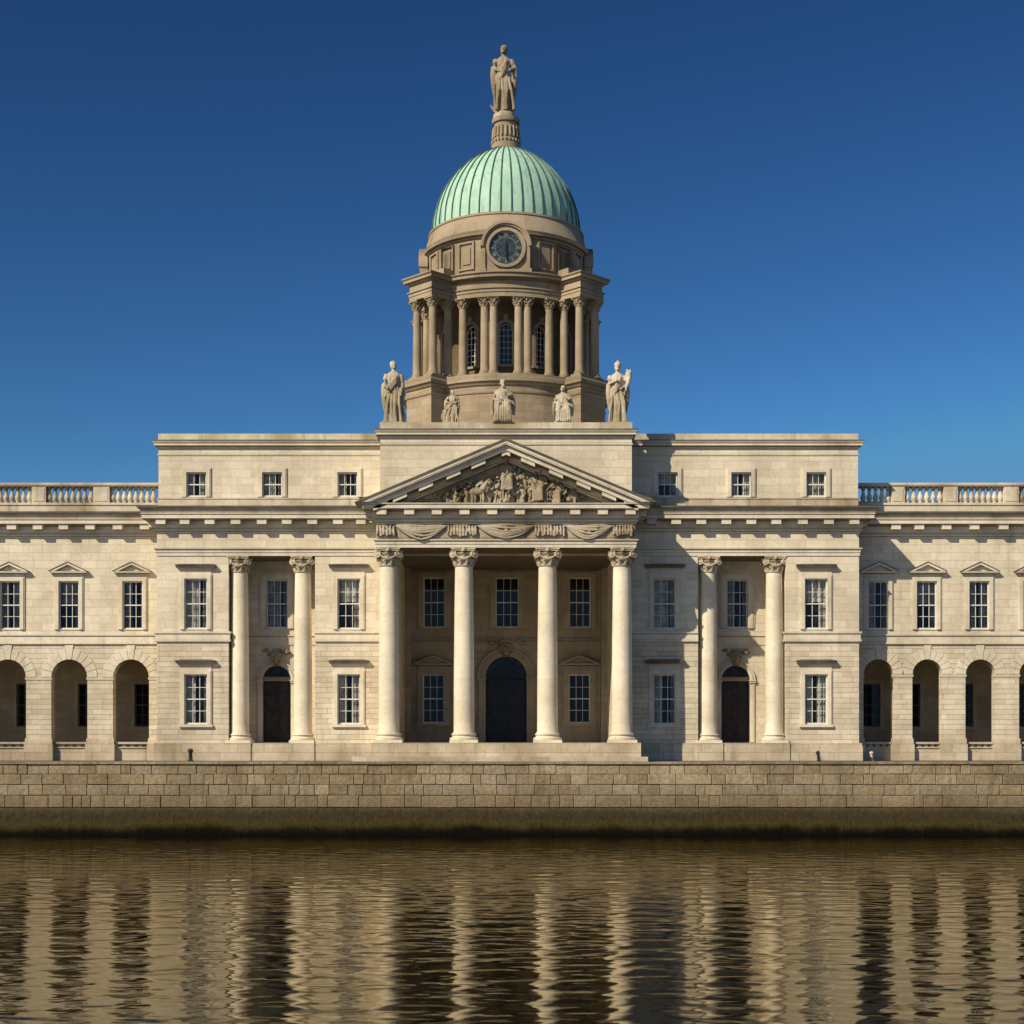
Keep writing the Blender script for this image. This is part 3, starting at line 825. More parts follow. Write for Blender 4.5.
# --- pediment
AP = 18.58; z0 = 15.66; m = (AP-z0)/6.9
def chev(a, b, zb=z0):
    xa, xb = (AP-a-zb)/m, (AP-b-zb)/m
    return [(-xa,zb),(0,AP-a),(xa,zb),(xb,zb),(0,AP-b),(-xb,zb)]
ped = MB(); ped.prism([(-6.15,15.60),(0,AP-.55),(6.15,15.60)], -2.70, -2.25)
P_ = bpart('pediment', ped, 'inner')
for nm, a, b, yf in (('raking_gutter',0,.19,-3.93),('raking_corona',.192,.44,-3.78),('raking_bed_mould',.442,.70,-3.0)):
    mb = MB(); mb.prism(chev(a,b), yf, -2.2)
    if nm == 'raking_gutter': mb.prism(chev(-.07,.0-.001+.0005), -3.86, -2.2); mb.prism(chev(.06,.13), -3.955, -3.5)
    if nm == 'raking_bed_mould': mb.prism(chev(.66,.80), -2.90, -2.2)
    if nm == 'raking_corona': mb.prism(chev(.22,.27), -3.805, -3.5)
    put(nm, mb.mesh(nm, M['trim']), P_)
mb = MB(); mb.prism(chev(-.125,-.0705), -3.90, -2.25); mb.prism(chev(-.035,.005), -3.965, -3.87); put('lead_flashing', mb.mesh('lead_flashing', M['flash']), P_)
def rmod(x):
    s = 1 if x > 0 else -1
    mb = MB(); hw = .33 if abs(x)>.1 else .2
    zt = lambda xx: AP-.445-abs(xx)*m
    xs = [x-hw, x+hw] if abs(x) > .1 else [-hw, 0, hw]
    poly = [(q, zt(q)) for q in xs] + [(q, zt(q)-.19) for q in reversed(xs)]
    mb.prism(poly, -3.72, -2.9)
    put('modillion', mb.mesh('modillion', M['trim']), P_)
for px in (380.5,400,426,453.5,478.5,502.5,528,556,583.5,609,631): rmod(X(px,-3.6)+ (0.0 if px!=502.5 else .16))

# --- figure sculptor (draped, one fused surface)
def robe(mb, T, rings, seed, folds=9, n=40):
    rr = random.Random(seed); ph = [rr.random()*6 for _ in range(3)]
    vs = []; fs = []
    for i,(z,cx,cy,rx,ry,A) in enumerate(rings):
        for k in range(n):
            a = 2*PI*k/n
            f = 1 + A*(math.sin(folds*a+ph[0]+z*3.5)+.6*math.sin((folds*2-3)*a+ph[1]-z*6)+.5*math.sin(4*a+ph[2]+z*5))
            vs.append(T @ Vector((cx+rx*f*math.cos(a), cy+ry*f*math.sin(a), z)))
        if i:
            o = (i-1)*n; fs += [(o+k,o+(k+1)%n,o+n+(k+1)%n,o+n+k) for k in range(n)]
    fs += [tuple(range(n-1,-1,-1)), tuple((len(rings)-1)*n+k for k in range(n))]
    mb.add(vs, fs)
def limb(mb, T, pts, rad, n=9): mb.tube([T @ Vector(p) for p in pts], [r*T.to_scale()[2] for r in rad], n)
def blob(mb, T, c, r, nu=14, nv=10):
    s = T.to_scale()[2]; mb.ell(T @ Vector(c), tuple(q*s for q in r), nu, nv, T.to_3x3().normalized().to_4x4() if False else None)
def head(mb, T, x, y, z, turn=0, helmet=False, beard=False):
    blob(mb, T, (x,y,z), (.046,.054,.064)); s = math.sin(turn); c = -math.cos(turn)
    blob(mb, T, (x+s*.052,y+c*.055,z-.008), (.012,.014,.020), 8, 6)              # nose
    blob(mb, T, (x+s*.035,y+c*.040,z-.045), (.026,.026,.022), 8, 6)              # chin
    blob(mb, T, (x+s*.048,y+c*.050,z+.018), (.034,.014,.010), 8, 6)              # brow
    blob(mb, T, (x-s*.012,y-c*.012,z+.022), (.055,.060,.052))                    # hair
    blob(mb, T, (x-s*.05,y-c*.055,z-.01), (.035,.035,.035), 8, 6)                # bun
    for q in (-1,1): blob(mb, T, (x+q*.047*math.cos(turn),y+.0,z-.02), (.014,.022,.035), 8, 6)
    if beard: blob(mb, T, (x+s*.04,y+c*.045,z-.065), (.034,.03,.045), 8, 6)
    if helmet:
        blob(mb, T, (x,y+.005,z+.04), (.06,.07,.05)); blob(mb, T, (x,y+.02,z+.085), (.016,.06,.035))
def standing(mb, T, seed, arms='a', lean=.02, helmet=False, turn=.3, attr=None, beard=False):
    L = lambda z: lean*math.sin(z*3.2)
    A = .115
    robe(mb, T, [(.0,L(0),.0,.155,.13,A),(.04,L(.04),0,.15,.125,A),(.15,L(.15)+.01,-.01,.138,.115,A),(.28,L(.28)+.015,-.015,.135,.112,A*.9),(.40,L(.4)+.01,-.005,.138,.108,A*.75),(.49,L(.49),0,.135,.102,A*.6),(.57,L(.57),0,.116,.09,.05),(.62,L(.62),0,.104,.082,.04),(.69,L(.69),-.01,.116,.09,.045),(.745,L(.745),-.008,.122,.084,.04),(.785,L(.785),0,.118,.07,.03),(.815,L(.8),0,.078,.052,.015),(.835,L(.82),0,.042,.04,0)], seed)
    limb(mb, T, [(L(.82),0,.80),(L(.85),-.002,.87),(L(.87),-.006,.90)], [.038,.032,.034])
    head(mb, T, L(.9), -.008, .925, turn, helmet, beard)
    sh = [(-.125+L(.77),0,.775),(.125+L(.77),0,.775)]
    hands = {'a': [[(-.165,-.01,.62),(-.10,-.12,.55)],[(.17,.0,.62),(.15,-.08,.47)]],
             'b': [[(-.175,-.02,.64),(-.05,-.12,.67)],[(.165,-.02,.62),(.06,-.13,.55)]],
             'c': [[(-.17,-.01,.61),(-.165,-.05,.46)],[(.175,-.02,.64),(.155,-.10,.78)]],
             'd': [[(-.185,-.03,.66),(-.115,-.09,.60)],[(.19,-.01,.65),(.12,-.09,.60)]]}[arms]
    for s, (e, hnd) in zip(sh, hands):
        mid = [(s[i]+e[i])/2 for i in range(3)]
        limb(mb, T, [s, mid, e, [(e[i]+hnd[i])/2 for i in range(3)], hnd], [.046,.045,.037,.031,.023])
        h = Vector(hnd); d = (h-Vector(e)).normalized()
        blob(mb, T, tuple(h+d*.02), (.022,.022,.026), 8, 6)
        for q in range(4): limb(mb, T, [tuple(h+d*.02+Vector(((q-1.5)*.011,0,0))), tuple(h+d*.055+Vector(((q-1.5)*.013,-.006,-.006)))], [.008,.006], 5)
        # sleeve drape hanging from the forearm
        limb(mb, T, [e, (e[0]*1.0,e[1],e[2]-.12), (e[0]*.93,e[1]+.01,e[2]-.30), (e[0]*.85,0,e[2]-.45)], [.04,.05,.042,.02])
    # mantle thrown over a shoulder and gathered at the hip
    for j in range(4):
        o = j*.028
        limb(mb, T, [(.10+L(.78),.03,.80-o*.3),(.04+L(.7),-.088,.71-o),(-.04,-.105,.61-o*1.2),(-.12,-.075,.52-o*1.1),(-.135,.0,.47-o)], [.02,.022,.024,.024,.02], 7)
    for j in range(6):
        x = -.12+.048*j; w = .05*math.sin(seed*1.7+j*2.1)
        limb(mb, T, [(x*.8+L(.5),-.088,.50),(x+w*.3,-.118,.30),(x*1.1+w,-.125,.10),(x*1.15+w*1.1,-.128,.0)], [.012,.021,.023,.026], 6)
    if attr == 'staff': limb(mb, T, [(.165,-.09,.0),(.155,-.10,.98)], [.012,.012], 7); blob(mb, T, (.155,-.10,.99), (.03,.03,.03), 8, 6)
    if attr == 'anchor':
        limb(mb, T, [(-.17,-.02,.02),(-.165,-.05,.50)], [.018,.016], 7); limb(mb, T, [(-.24,-.02,.12),(-.17,-.02,.02),(-.10,-.02,.10)], [.014,.02,.014], 7)
    if attr == 'horn': limb(mb, T, [(.13,-.10,.50),(.17,-.10,.62),(.20,-.06,.74),(.19,-.05,.82)], [.015,.03,.045,.06], 9); [blob(mb, T, (.19+.03*math.sin(q*2),-.05+.03*math.cos(q*2),.85), (.025,.025,.025), 8, 6) for q in range(5)]
    if attr == 'urn': blob(mb, T, (.17,-.02,.10), (.06,.06,.10)); limb(mb, T, [(.17,-.02,.18),(.17,-.02,.24)], [.03,.04], 9)
def seated(mb, T, seed, beard=False, turn=0, arm=0):
    A = .06
    mb.add([T @ Vector(p) for p in [(-.15,.04,0),(.15,.04,0),(.15,.2,0),(-.15,.2,0),(-.14,.04,.40),(.14,.04,.40),(.14,.2,.40),(-.14,.2,.40)]], [(0,3,2,1),(4,5,6,7),(0,1,5,4),(1,2,6,5),(2,3,7,6),(3,0,4,7)])
    robe(mb, T, [(.33,0,.02,.20,.16,A),(.42,0,.02,.195,.15,A),(.52,0,.02,.16,.12,A),(.62,0,.01,.165,.12,A),(.71,0,.01,.175,.115,.05),(.77,0,.015,.15,.09,.03),(.805,0,.015,.09,.06,.01),(.83,0,.015,.05,.05,0)], seed)
    limb(mb, T, [(0,.015,.80),(0,.0,.88)], [.05,.045]); T2 = T @ Matrix.Translation((0,-.01,-.18)) @ Matrix.Scale(1.2,4)
    head(mb, T2, 0, 0, .925, turn, False, beard)
    for s in (-1,1):
        limb(mb, T, [(s*.09,.0,.42),(s*.11,-.14,.44),(s*.11,-.26,.42)], [.10,.095,.085]); limb(mb, T, [(s*.11,-.26,.43),(s*.12,-.27,.22),(s*.12,-.26,.05),(s*.13,-.33,.02)], [.085,.075,.06,.045])
        e = (s*.23,-.04,.54); hnd = (s*.10,-.22,.50) if s != arm else (s*.08,-.14,.72)
        limb(mb, T, [(s*.155,.01,.74),(s*.20,-.01,.64),e,((e[0]+hnd[0])/2,-.13,(e[2]+hnd[2])/2),hnd], [.06,.058,.05,.042,.03])
        limb(mb, T, [e,(s*.25,0,.40),(s*.24,.02,.2)], [.045,.05,.03])
    for j in range(7):
        x = -.16+.053*j; limb(mb, T, [(x*.9,-.24,.46),(x,-.31,.30),(x*1.05,-.30,.12),(x*1.1,-.29,.0)], [.02,.03,.032,.035], 6)
    for j in range(4): limb(mb, T, [(-.13,-.04,.74-.03*j),(-.02,-.12,.64-.035*j),(.12,-.11,.56-.035*j)], [.02,.024,.02], 6)
def plinth(mb, T, w, d, h): 
    mb.add([T @ Vector(p) for p in [(-w,-d,-h),(w,-d,-h),(w,d,-h),(-w,d,-h),(-w*.94,-d*.94,.02),(w*.94,-d*.94,.02),(w*.94,d*.94,.02),(-w*.94,d*.94,.02)]], [(0,3,2,1),(4,5,6,7),(0,1,5,4),(1,2,6,5),(2,3,7,6),(3,0,4,7)])

# pediment sculpture
def relief():
    mb = MB(); yb = -2.90
    def T(x, z, s, rz=0, tilt=0): return Matrix.Translation((x,yb,z)) @ Matrix.Rotation(tilt,4,'Y') @ Matrix.Rotation(rz,4,'Z') @ Matrix.Scale(s,4)
    zb = 15.69
    q = random.Random(4)
    P = lambda px: X(px,-3)
    seated(mb, T(P(507),zb+.55,1.42), 3, turn=.3, arm=1); standing(mb, T(P(513),zb+.35,1.35,-.2,.05), 31, 'b')
    mb.ell((P(508),yb+.05,zb+.25),(.36,.2,.32))
    standing(mb, T(P(498),zb,1.5,.2,.10), 5, 'b'); standing(mb, T(P(521),zb+.05,1.5,-.3,-.06), 8, 'c')
    standing(mb, T(P(531),zb,1.45,.2,.14), 9, 'a'); standing(mb, T(P(486),zb,1.30,.3,.28), 12, 'd')
    seated(mb, T(P(540),zb+.1,1.4,-.4), 14, arm=-1); standing(mb, T(P(549),zb,1.22,-.2,.15), 15, 'b')
    standing(mb, T(P(477),zb,1.12,.3,-.2), 16, 'c'); seated(mb, T(P(468),zb,1.08,.5), 17)
    seated(mb, T(P(558),zb,1.12,-.5), 18); seated(mb, T(P(457),zb,.85,.4), 19)
    standing(mb, T(P(566),zb+.05,.85,.1,.5), 20, 'b'); seated(mb, T(P(449),zb,.6,.4), 21); seated(mb, T(P(573),zb,.6,-.4), 22)
    lim = lambda x: (AP-.85-15.69-abs(x)*m)
    for i in range(80):
        x = q.uniform(-2.75,3.0); top = lim(x)*.78
        if top < .1: continue
        z = zb+q.uniform(0,top*.8); r = q.uniform(.04,.12)
        mb.ell((x,yb-q.uniform(.0,.28),z),(r*q.uniform(.7,1.5),r,r*q.uniform(.6,1.4)),8,6)
    for i in range(46):                      # raised arms, staffs, drapery ends
        x = q.uniform(-2.6,2.8); top = lim(x)*.85
        z = zb+q.uniform(.1,max(.15,top*.8)); a = q.uniform(0,PI); l = q.uniform(.15,.4)
        mb.tube([(x,yb-.18,z),(x+math.cos(a)*l*.5,yb-.3,z+math.sin(a)*l*.5),(x+math.cos(a+.5)*l,yb-.25,min(z+math.sin(a+.5)*l, zb+top))],[.06,.05,.03],7)
    for x, s in ((-1.35,1),(1.65,-1)):        # a horse either side
        mb.ell((x,yb-.22,zb+.5),(.36,.18,.2)); mb.tube([(x+s*.28,yb-.26,zb+.58),(x+s*.42,yb-.3,zb+.8),(x+s*.50,yb-.32,zb+.92),(x+s*.62,yb-.34,zb+.80)],[.14,.11,.09,.05],9)
        for dx in (-.22,-.1,.16,.28): mb.tube([(x+dx,yb-.26,zb+.45),(x+dx+.04*s,yb-.3,zb+.22),(x+dx,yb-.28,zb)],[.07,.05,.04],7)
    for i in range(50):
        x = q.uniform(-4.0,4.0); top = lim(x)*.5
        if top<.05: continue
        z = zb+q.uniform(0,top); mb.tube([(x,yb+.1,z),(x+q.uniform(-.3,.3),yb+.02,z+q.uniform(.05,.2)),(x+q.uniform(-.5,.5),yb+.1,z+q.uniform(-.1,.2))],[.04,.06,.03],6)
    mb.v = [(x*1.03, yb+(y-yb)*1.2, zb+(z-zb)*1.14) for x, y, z in mb.v]
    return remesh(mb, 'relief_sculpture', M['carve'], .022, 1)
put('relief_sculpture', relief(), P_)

# --- attic storey
ZT = 19.78
attL, attR = X(158.5,.3), X(858,.3); AX = 6.1; AY = -2.3
AW, AH = 1.02, 1.24; az = Z(497,.3)
for x0, x1, pxs in ((attL, -AX, (196.5,272.3,347.5)), (AX, attR, (667.5,741,816))):
    holes = [wh(X(p,.3),az,AW,AH) for p in pxs]
    put('wall', plate_mesh('wall', [rect(x0,x1,16.0,ZT-.002)]+holes, .3, .8, M['ashlar']), B)
    for p in pxs: window(X(p,.3), az, .3, AW, AH, None, False, rows=2, t=.2)
    mb = MB(); mb.box(x0+.001, x1-.001, .8, YB-1, 16.0, ZT-.01); bpart('wall_mass', mb, 'ashlar')
    mb = MB(); xa, xb = (xL+.02, -AX) if x0 < 0 else (AX, xR-.02); mb.box(xa, xb, .05, .299, 16.0, 16.46); mb.box(xa, xb, .02, .299, 16.46, 16.52)
    bpart('blocking_course', mb, 'weath')
mb = MB(); mb.box(-AX, AX, AY, YB-1, 15.7, ZT-.004); bpart('wall_mass', mb, 'ashlar')
apath = [(attL,YB-1),(attL,.3),(-AX,.3),(-AX,AY),(AX,AY),(AX,.3),(attR,.3),(attR,YB-1)]
mb = MB()
mb.sweep(apath, [(-.1,18.68),(.03,18.68),(.05,18.74),(.05,18.76),(-.1,18.78)])
mb.sweep(apath, [(-.1,19.02),(.04,19.02),(.07,19.09),(.17,19.14),(.19,19.16),(.19,19.24),(.26,19.34),(.28,19.40),(.05,19.44),(-.1,19.45)])
bpart('attic_cornice', mb, 'trim')
mb = MB(); mb.sweep(apath, [(.2,19.385),(.288,19.385),(.29,19.425),(.04,19.465),(.018,19.465),(.018,19.44)]); bpart('lead_flashing', mb, 'flash')
mb = MB(); mb.sweep(apath, [(-.3,19.452),(.015,19.452),(.015,ZT),(-.6,ZT+.004)]); bpart('parapet', mb, 'weath')

# --- wings
upW = [132.7, 69, 10.4, -50]; upWR = [878.2, 926.5, 979, 1033, 1086]
arL = [131, 69.3, 8, -53]; arR = [878.4, 927.3, 980.4, 1034, 1087]
bkL = [145, 88.5, 27, -32]; bkR = [869.5, 909.5, 962.5, 1014, 1065]
YI = 6.3
WW, WWH = 1.06, 2.48; wz = Z(629.5,YW); zat = Z(659.2,YW)
for side, ups, ars, bks, ar in ((-1, upW, arL, bkL, .925), (1, upWR, arR, bkR, .765)):
    x0, x1 = (-WX, xL-.001) if side < 0 else (xR+.001, WX)
    put('wall', plate_mesh('wall', [rect(x0,x1,9.5,16.0)]+[wh(X(p,YW),wz,WW,WWH) for p in ups], YW, YW+.5, M['ashlar']), B)
    for p in ups: window(X(p,YW), wz, YW, WW, WWH, 'gable', False)
    # arcade wall with open arches
    lp = [(x0,ZQ)]
    for p in sorted(ars):
        c = X(p,YW); lp += arch(c-ar, c+ar, ZQ, zat)
    lp += [(x1,ZQ),(x1,9.5),(x0,9.5)]
    arcade = put('arcade_wall', plate_mesh('arcade_wall', [lp], YW, YW+.6, M['rustic']), B)
    for p in ars:
        c = X(p,YW); zs = zat-ar; NV = 11; mb = MB()
        for k in range(NV):
            a, b = PI*k/NV+.012, PI*(k+1)/NV-.012; ra = ar-.004; rb = ar+(.52 if k != NV//2 else 9.29-zat)
            if k != NV//2: rb = min(rb, (ZS0-.05-zs)/max(math.sin((a+b)/2),.3))
            pts = [(c-ra*math.cos(a),zs+ra*math.sin(a)),(c-rb*math.cos(a),zs+rb*math.sin(a))]
            pts += [(c-rb*math.cos(b),zs+rb*math.sin(b)),(c-ra*math.cos(b),zs+ra*math.sin(b))]
            mb.prism(pts, YW-.028 if k != NV//2 else YW-.05, YW+.05)
        put('voussoirs', mb.mesh('voussoirs', M['trim']), arcade)
    # impost bands and pier plinths between the arches
    edges = [x0] + [q for p in sorted(ars) for q in (X(p,YW)-ar, X(p,YW)+ar)] + [x1]
    for i in range(0, len(edges), 2):
        a, b = edges[i], edges[i+1]
        mb = MB(); zi = zat-ar
        pa = [(a,YW+.4),(a,YW),(b,YW),(b,YW+.4)]
        mb.sweep(pa, [(-.05,zi-.14),(.03,zi-.14),(.05,zi-.05),(.05,zi-.02),(-.05,zi-.01)])
        put('impost_band', mb.mesh('impost_band', M['trim']), arcade)
        mb = MB(); mb.sweep(pa, [(-.05,ZQ),(.09,ZQ),(.09,4.18),(.05,4.2),(.05,4.46),(.03,4.5),(-.05,4.5)])
        put('pier_plinth', mb.mesh('pier_plinth', M['base']), arcade)
    # low parapets closing the arches
    for p in ars:
        c = X(p,YW); mb = MB(); a, b = c-ar+.092, c+ar-.092
        mb.box(a, b, YW+.22, YW+.5, ZQ, 4.02); mb.box(a, b, YW+.13, YW+.56, 4.20, 4.31)
        mb.box(a, b, YW+.16, YW+.54, 4.0, 4.06)
        n = 4
        for k in range(n+1):
            q = a+(b-a)*k/n; mb.box(max(a,q-.1), min(b,q+.1), YW+.24, YW+.48, 4.06, 4.20)
        put('parapet', mb.mesh('parapet', M['base']), arcade)
    # inside of the arcade
    iw = 1.15; iz = Z(727,YI); ih = Z(683.5,YI)-iz
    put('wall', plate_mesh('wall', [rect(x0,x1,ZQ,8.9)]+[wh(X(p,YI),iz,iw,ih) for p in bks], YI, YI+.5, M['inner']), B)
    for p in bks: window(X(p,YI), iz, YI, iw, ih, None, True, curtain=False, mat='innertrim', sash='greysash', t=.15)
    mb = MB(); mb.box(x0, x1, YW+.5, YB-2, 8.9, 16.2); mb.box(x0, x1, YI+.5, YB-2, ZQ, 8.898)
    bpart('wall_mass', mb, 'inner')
    mb = MB(); n4 = [(3.2,16.21),(7.4,17.55),(11.6,16.21)]
    mb.add([(x,y,z) for x in (x0,x1) for y,z in n4], [(0,1,4,3),(1,2,5,4),(0,2,1),(3,4,5),(0,3,5,2)]); bpart('roof', mb, 'lead')
    mb = MB(); mb.box(x0, x1, YW+.601, YI, ZQ, ZQ+.06); bpart('arcade_floor', mb, 'base')
    mb = MB(); pa = [(x0,YW),(x1,YW)]
    mb.sweep(pa, [(-.1,ZS0+.02),(.10,ZS0+.02),(.10,ZS0+.12),(.05,ZS0+.14),(.05,ZS0+.4),(.10,ZS0+.44),(.11,ZS1),(-.1,ZS1+.015)])
    bpart('string_course', mb, 'trim')
    # blocking course and balustrade
    mb = MB(); mb.box(x0, x1, YW+.15, YW+.7, 16.0, 16.46); bpart('blocking_course', mb, 'weath')
    bal = MB(); bal.box(x0, x1, YW+.10, YW+.70, 16.462, 16.58)
    bal.sweep([(x0,YW+.4),(x1,YW+.4)], [(-.30,17.40),(.24,17.40),(.29,17.46),(.31,17.53),(.29,17.60),(-.30,17.62)])
    BL = put('balustrade', bal.mesh('balustrade', M['weath']), B)
    piers = [(32.5,46.5),(94,110),(-28,-14),(-88,-74)] if side < 0 else [(891,904),(943,957),(1003,1018),(1064,1078)]
    piers = sorted(piers)
    for a, b in piers:
        mb = MB(); a2, b2 = X(a,YW+.3), X(b,YW+.3)
        mb.box(a2, b2, YW+.16, YW+.62, 16.581, 17.399); mb.box(a2+.08, b2-.08, YW+.135, YW+.2, 16.66, 17.32)
        put('pier', mb.mesh('pier', M['weath']), BL)
    def bal_mesh():
        mb = MB(); z = lambda u: 16.582+.816*u
        mb.lathe([(.115,z(0)),(.115,z(.08)),(.08,z(.11)),(.085,z(.15)),(.13,z(.25)),(.145,z(.35)),(.13,z(.45)),(.085,z(.6)),(.07,z(.72)),(.08,z(.80)),(.105,z(.84)),(.075,z(.87)),(.115,z(.91)),(.115,z(1))], n=14)
        return mb.mesh('baluster', M['weath'])
    bme = cached('baluster', bal_mesh)
    gaps = []
    if side < 0: gaps = [(-74,-28),(-14,32.5),(46.5,94),(110,156.5)]
    else: gaps = [(860,891),(904,943),(957,1003),(1018,1064)]
    for a, b in gaps:
        a2, b2 = X(a,YW+.4), X(b,YW+.4); n = max(4, round((b2-a2)/.31))
        for k in range(n): put('baluster', bme, BL, (a2+(b2-a2)*(k+.5)/n, YW+.4, 0))

# ------------------------------------------------------------------ tower and dome
def dirs(a): return math.sin(a), -math.cos(a)            # a = 0 faces the river
def Tm(a, r, z=0): # local frame at angle a: -y outward
    s, c = dirs(a); return Matrix.Translation((TX+s*r, TY+c*r, z)) @ Matrix.Rotation(a, 4, 'Z')
ZP0, ZP1, ZE0, ZE1 = 18.5, 23.6, 27.8, 29.03
def ring(mb, prof, n=96): mb.lathe([(r,z) for r,z in prof], TX, TY, n)
R_D = 5.5
mb = MB(); ring(mb, [(R_D,ZP0),(R_D,23.0),(R_D-.02,23.6),(3,23.61)]); bpart('tower_podium', mb, 'tower')
mb = MB(); ring(mb, [(R_D-.1,22.6),(R_D+.05,22.6),(R_D+.08,22.68),(R_D-.1,22.69)]); ring(mb, [(R_D-.1,23.02),(R_D+.08,23.02),(R_D+.14,23.14),(R_D+.22,23.2),(R_D+.22,23.36),(R_D+.1,23.5),(R_D+.1,23.602),(R_D-.3,23.62)])
bpart('podium_moulding', mb, 'towertrim')
def radial_path(a, r0, r1, w):
    m4 = Tm(a, 0)
    return [tuple((m4 @ Vector(p)).xy) for p in ((-w,-r0,0),(-w,-r1,0),(w,-r1,0),(w,-r0,0))]
for k in range(4):
    a = PI/4+k*PI/2
    mb = MB(); mb.xbox(Tm(a,(3.8+6.52)/2,(ZP0+23.6)/2), 1.94, 2.72, 23.598-ZP0)
    pa = radial_path(a, 5.2, 6.52, .97)
    mb.sweep(pa, [(-.1,22.58),(.05,22.58),(.08,22.67),(-.1,22.68)])
    mb.sweep(pa, [(-.1,23.0),(.08,23.0),(.14,23.12),(.22,23.18),(.22,23.35),(.1,23.48),(.1,23.596),(-.1,23.597)])
    bpart('buttress', mb, 'tower')
# cella with arched windows: built as a faceted ring of plates
RC = 3.55
def cella_panel(a, w, hasw):
    loops = [rect(-w/2, w/2, ZP1-.1, ZE0+.2)]
    if hasw: loops.append(arch(-.37,.37,24.5,26.75,12))
    me = plate_mesh('tower_wall', loops, -.25, .25, M['towerin'])
    me.transform(Tm(a, RC)); return me
for k in range(13):
    pass
NC = 12; wpan = 2*(RC+.25)*math.tan(PI/NC)*1.0
def twin():
    mb = MB(); w, h = .74, 2.25; r = w/2; y0 = -.02
    mb.box(-r-.01,-r+.045,y0,y0+.06,0,h-r); mb.box(r-.045,r+.01,y0,y0+.06,0,h-r); mb.box(-r+.045,r-.045,y0,y0+.06,0,.07)
    for i in range(12):
        a, b = PI*i/12, PI*(i+1)/12; q = r-.045
        mb.prism([(-q*math.cos(a),h-r+q*math.sin(a)),(-r*1.02*math.cos(a),h-r+r*1.02*math.sin(a)),(-r*1.02*math.cos(b),h-r+r*1.02*math.sin(b)),(-q*math.cos(b),h-r+q*math.sin(b))], y0, y0+.06)
    for c in (-.11,.11): mb.box(c-.016,c+.016,y0+.015,y0+.045,.07,h-.06)
    for i in range(1,7): mb.box(-r+.045,r-.045,y0+.012,y0+.042,i*.32-.014,i*.32+.014)
    return mb.mesh('window', M['white'])
def twin_pane():
    mb = MB(); w, h = .74, 2.25; pts = arch(-.37,.37,0,h,12); mb.add([(x,.02,z) for x,z in pts], [tuple(range(len(pts)))]); return mb.mesh('pane', M['glass'], smooth=False)
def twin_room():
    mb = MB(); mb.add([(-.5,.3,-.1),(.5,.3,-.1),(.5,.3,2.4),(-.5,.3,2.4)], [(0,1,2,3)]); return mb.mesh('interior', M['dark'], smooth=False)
def twin_sur():
    mb = MB(); r = .37; h = 2.25
    for i in range(14):
        a, b = PI*i/14, PI*(i+1)/14; q = r+.17
        mb.prism([(-r*math.cos(a),h-r+r*math.sin(a)),(-q*math.cos(a),h-r+q*math.sin(a)),(-q*math.cos(b),h-r+q*math.sin(b)),(-r*math.cos(b),h-r+r*math.sin(b))], -.31, -.24)
    mb.box(-r-.17,-r+.005,-.31,-.24,0,h-r); mb.box(r-.005,r+.17,-.31,-.24,0,h-r); mb.box(-r-.22,r+.22,-.36,-.2,-.13,0)
    mb.prism([(-.08,h-.02),(.08,h-.02),(.13,h+.42),(-.13,h+.42)], -.36, -.24)
    return mb.mesh('surround', M['towertrim'])
for k in range(NC):
    a = 2*PI*k/NC; hw = k % 3 != 1.5
    front = (k in (0,1,11,2,10,3,9))
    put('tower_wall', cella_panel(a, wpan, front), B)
    if front:
        m4 = Tm(a, RC, 24.5)
        w = put('window', cached('tw',twin), B, m4.to_translation()); w.rotation_euler = (0,0,a)
        put('pane', cached('twp',twin_pane), w, m4.to_translation()); put('interior', cached('twr',twin_room), w, m4.to_translation()); put('surround', cached('tws',twin_sur), w, m4.to_translation())
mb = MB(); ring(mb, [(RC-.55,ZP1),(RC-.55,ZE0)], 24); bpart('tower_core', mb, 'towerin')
# peristyle columns
def tcap():
    mb = MB(); r = .225; hc = .50
    mb.lathe([(r*.88,0),(r*1.0,.01),(r*1.0,.04),(r*.86,.05),(r*.9,.2),(r*1.1,.34),(r*1.42,.44)], n=20)
    for tier,(zz,rr,nn) in enumerate(((.10,r*1.0,8),(.22,r*1.12,8))):
        for k in range(nn):
            t = 2*PI*(k+.5*tier)/nn; c, s = math.cos(t), math.sin(t)
            mb.tube([(rr*.9*c,rr*.9*s,zz-.05),(rr*1.05*c,rr*1.05*s,zz+.05),(rr*1.32*c,rr*1.32*s,zz+.11),(rr*1.34*c,rr*1.34*s,zz+.06)], [.045,.05,.04,.015], 6)
    for sx in (-1,1):
        for sy in (-1,1): mb.ell((sx*r*1.12,sy*r*1.12,.40),(.065,.065,.065),8,6)
    mb.box(-r*1.5,r*1.5,-r*1.5,r*1.5,.44,.498)
    return mb.mesh('capital', M['towertrim'], 40)
def tshaft():
    r = .225; prof = [(r*1.1,.30),(r*1.1,.33),(r,.37)]+[(r*(1-.13*(i/10)**1.7), .37+(3.70-.37)*i/10) for i in range(1,11)]
    mb = MB(); mb.lathe(prof, n=28); return mb.mesh('tower_column', M['towertrim'])
def tbase():
    r = .225; mb = MB(); mb.box(-r*1.45,r*1.45,-r*1.45,r*1.45,0,.12); mb.lathe([(r*1.4,.121),(r*1.45,.16),(r*1.38,.20),(r*1.2,.22),(r*1.24,.26),(r*1.2,.30)], n=24); return mb.mesh('base', M['towertrim'])
def tcol(x, y, rot):
    loc = (x,y,ZP1)
    o = put('tower_column', cached('tsh',tshaft), B, loc); o.rotation_euler = (0,0,rot)
    put('base', cached('tba',tbase), o, loc); c = put('capital', cached('tca',tcap), o, (x,y,ZP1)); c.location = (0,0,3.70)
